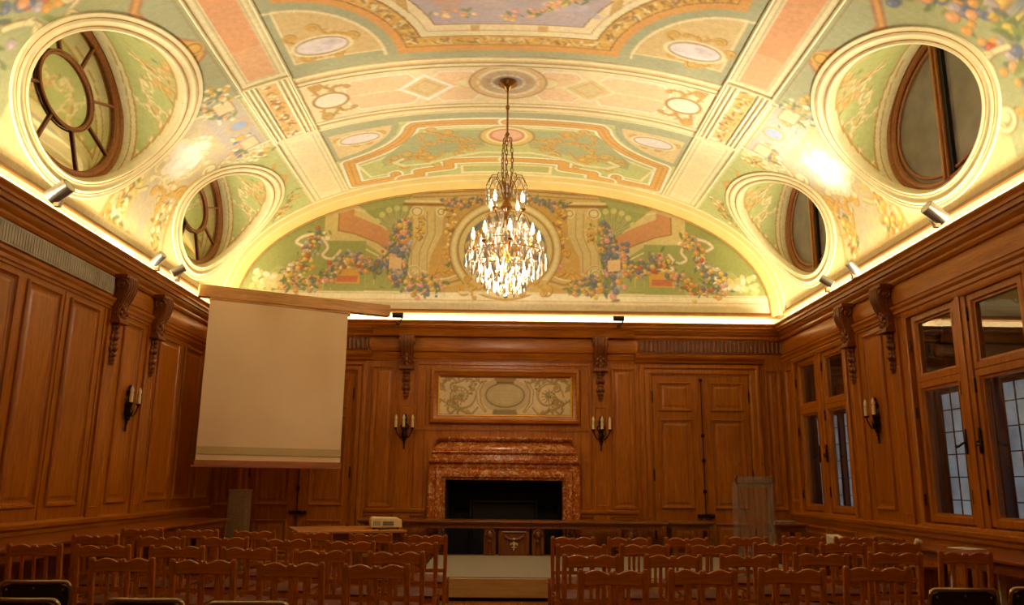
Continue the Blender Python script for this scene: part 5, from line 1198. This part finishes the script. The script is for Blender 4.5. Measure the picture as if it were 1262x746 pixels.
# --- wooden chairs
def make_chair():
    o = thing('wooden_chair', 'x', 'chair', (0,0,0)); w, h = .2265, .925; c = .019
    for s in (-1,1):
        b = B(); x = s*(w-c)
        pts = [((x*.96,-.03,0),.032,.036),((x*.97,0,.44),.038,.042),((x,-.02,.6),.038,.036),((x,-.065,h-.015),.038,.034)]
        for (c0,a0,d0),(c1,a1,d1) in zip(pts[:-1], pts[1:]): b.taper(c0,c1,a0,d0,a1,d1)
        b.taper((x,-.065,h-.015),(x,-.066,h),.038,.034,.026,.024); b.build('back_post', M_CHAIR, o, bevel=.004)
        b = B(); xf = s*.205; b.taper((xf*1.02,.42,0),(xf,.41,.42),.030,.030,.042,.042); b.build('front_leg', M_CHAIR, o, bevel=.004)
        b = B(); b.box(s*.205-.010, s*.205+.010, .0, .40, .16, .185); b.build('side_stretcher', M_CHAIR, o)
    # crest rail: two low humps meeting in a notch
    xs = np.linspace(-w+2*c, w-2*c, 27); top = []
    for x in xs:
        t = abs(x)/(w-2*c); zt = h-.030+.026*max(0, sin(pi*min(1, (1-t)*1.15+.02)))**1.2 if t > .13 else h-.030+.026*(.72+.28*t/.13)
        zt += .010*max(0, (t-.9)/.1); top.append((x, zt))
    for i in range(len(top)):
        if abs(top[i][0]) < .006: top[i] = (top[i][0], top[i][1]-.006)
    poly = [(x, z) for x, z in top]+[(x, h-.105+.006*cos(x*10)) for x in xs[::-1]]
    b = B(); b.prism(poly, -.078, -.050, lambda a,z,d: (a, d+(h-z)*.12*.5, z)); cr = b.build('crest_rail', M_CHAIRX, o, bevel=.009); cr.modifiers[0].segments = 3; cr.data.polygons.foreach_set('use_smooth', [True]*len(cr.data.polygons)); cr.modifiers[0].harden_normals = True
    b = B(); b.box(-w+2*c, w-2*c, -.028, -.010, .545, .58); b.build('lower_rail', M_CHAIRX, o)
    for x in (-.098, 0, .098): b = B(); b.taper((x,-.018,.57),(x,-.057,h-.09),.026,.012,.026,.012); b.build('slat', M_CHAIR, o)
    b = B(); b.box(-.205,.205,.0,.02,.38,.44).box(-.205,.205,.40,.42,.38,.44).box(-.21,-.19,0,.42,.38,.44).box(.19,.21,0,.42,.38,.44); b.build('seat_frame', M_CHAIR, o)
    b = B(); nx, ny = 9, 9; vs = []
    for j in range(ny):
        for i in range(nx):
            u, v = i/(nx-1)*2-1, j/(ny-1)*2-1; e = (1-abs(u)**4)*(1-abs(v)**4); vs.append((u*(.215+.008*v), .215+v*.225, .45+.04*e))
    nb = len(vs); vs += [(x*1.0, y, .432) for x, y, z in vs]
    fs = [(j*nx+i, j*nx+i+1, (j+1)*nx+i+1, (j+1)*nx+i) for j in range(ny-1) for i in range(nx-1)]
    fs += [(nb+j*nx+i, nb+(j+1)*nx+i, nb+(j+1)*nx+i+1, nb+j*nx+i+1) for j in range(ny-1) for i in range(nx-1)]
    ed = [i for i in range(nx)]+[j*nx+nx-1 for j in range(1,ny)]+[(ny-1)*nx+i for i in range(nx-2,-1,-1)]+[j*nx for j in range(ny-2,0,-1)]
    fs += [(ed[k], nb+ed[k], nb+ed[(k+1)%len(ed)], ed[(k+1)%len(ed)]) for k in range(len(ed))]
    b.add(vs, fs); st_ = b.build('seat', M_LEATH, o, smooth=60)
    b = B()
    for k in range(16):
        for s in (-1,1): b.ball((s*.217, .03+k*.026, .44), .005, None, None, 5, 3)
        b.ball((-.2+k*.0266, .442, .44), .005, None, None, 5, 3)
    b.build('seat_nail', M_BRASS, st_); 
    b = B(); b.box(-.205,.205,.40,.42,.24,.265); b.build('front_stretcher', M_CHAIRX, o)
    return o
ROWS = {
 'LA': [(-2.70,5.93),(-2.10,5.84),(-1.46,5.71),(-.87,5.63)],
 'LB': [(-3.96,7.08),(-3.36,7.02),(-2.73,6.99),(-2.11,6.90),(-1.46,6.70),(-.86,6.62)],
 'LC': [(-4.02,8.24),(-3.31,8.08),(-2.70,8.09),(-2.05,7.88),(-1.41,7.66),(-.83,7.60)],
 'LD': [(-4.03,9.32),(-3.37,9.20),(-2.71,9.07),(-2.07,8.98),(-1.40,8.76),(-.81,8.64)],
 'RA': [(.69,5.40),(1.29,5.48),(1.91,5.57),(2.55,5.72)],
 'RB': [(.67,6.49),(1.32,6.54),(1.93,6.60),(2.58,6.78),(3.27,6.94),(3.93,7.06)],
 'RC': [(.69,7.49),(1.28,7.58),(1.90,7.62),(2.60,7.90),(3.27,7.98),(3.87,8.14)],
 'RD': [(.71,8.53),(1.29,8.52),(1.89,8.55),(2.57,8.77),(3.23,8.90),(3.80,8.92)]}
ORD = ['beside the aisle', 'second from the aisle', 'third from the aisle', 'fourth from the aisle', 'fifth from the aisle', 'sixth from the aisle']
RN = {'A': 'row nearest the camera', 'B': 'second row from the camera', 'C': 'third row from the camera', 'D': 'farthest row'}
proto = make_chair(); first = True
for key, lst in ROWS.items():
    side = 'left' if key[0] == 'L' else 'right'
    order = list(reversed(lst)) if key[0] == 'L' else lst
    for k, (x, y) in enumerate(order):
        c = proto if first else copy_tree(proto); first = False
        c.location = (x, y+.065, 0); c.rotation_euler = (0, 0, random.uniform(-.02,.02)+(.05 if side == 'left' else -.04)*(abs(x)/4))
        c['label'] = 'slatted wooden chair %s of the aisle, %s, %s' % (side, RN[key[1]], ORD[k]); c['category'] = 'chair'; c['group'] = 'slatted wooden chairs in rows'

# --- black folding chairs with metal tube frames
def make_folding():
    o = thing('folding_chair', 'x', 'folding chair', (0,0,0)); W2 = .225
    b = B(); pts = [(-W2-.005,.02,.0),(-W2,-.01,.40),(-W2+.004,-.05,.72),(-W2+.014,-.06,.79)]
    pts += [(-W2+.05-.036*cos(t), -.064, .80+.036*sin(t)) for t in np.linspace(.3, pi/2, 5)]; pts += [(x, -.068, .842-.0) for x in np.linspace(-W2+.09, W2-.09, 5)]
    full = pts[:9]+[(x,-.068-.012*(1-(x/.15)**2),.838) for x in np.linspace(-.13,.13,7)]+[(-x,y,z) for x,y,z in pts[:9][::-1]]
    b.tube(full, .0125, 8); b.build('back_frame', M_TUBE, o, smooth=60)
    b = B(); vs = []
    for i in range(9):
        x = -.20+.4*i/8; bow = -.018*(1-(x/.2)**2)
        for y_, z in ((-.056,.825),(-.045,.58),(-.030,.58),(-.041,.825)): vs.append((x, y_+bow, z-(.02 if abs(x) > .19 else 0)*(1 if z > .7 else -1)))
    b.add(vs, [(i*4+k, i*4+(k+1)%4, i*4+4+(k+1)%4, i*4+4+k) for i in range(8) for k in range(4)]+[(3,2,1,0),(32,33,34,35)]); b.build('backrest', M_VINYL, o, bevel=.004)
    for s in (-1,1):
        b = B(); b.ball((s*.17,-.062,.79), .009,.005,.009); b.build('rivet', M_TUBE, o)
        b = B(); b.tube([(s*(W2-.02),-.05+.0,.0),(s*(W2-.02),.18,.42),(s*(W2-.02),.36,.44)], .011, 8); b.build('side_leg', M_TUBE, o, smooth=50)
        b = B(); b.tube([(s*W2,.40,.0),(s*W2,.16,.38),(s*W2,.0,.50)], .011, 8); b.build('front_leg', M_TUBE, o, smooth=50)
    b = B(); b.box(-.20,.20,.02,.40,.43,.46); b.build('seat', M_VINYL, o, bevel=.012)
    b = B(); b.ball((0,-.078,.80), .008,.005,.008); b.build('rivet', M_TUBE, o)
    b = B(); b.tube([(-W2,.38,.03),(W2,.38,.03)], .009, 6); b.build('floor_bar', M_TUBE, o)
    return o
fc = make_folding()
FOLD = [(-2.92,5.25,'black folding chair at far left, standing whole behind the corner one'),
 (-2.58,4.50,'black folding chair cut by the lower left corner of the photo'),
 (-1.93,4.52,'black folding chair at the bottom edge, right of the lower left corner one'),
 (-1.36,4.44,'black folding chair barely showing at the bottom edge, third from the left corner'),
 (2.86,5.22,'black folding chair at lower right, standing fully inside the photo'),
 (3.42,5.30,'black folding chair cut by the right edge of the photo')]
for k, (x, y, lb) in enumerate(FOLD):
    c = fc if k == 0 else copy_tree(fc); c.location = (x, y+.07, 0); c.rotation_euler = (0,0,random.uniform(-.04,.04)); tag(c, lb, 'folding chair', 'black folding chairs')
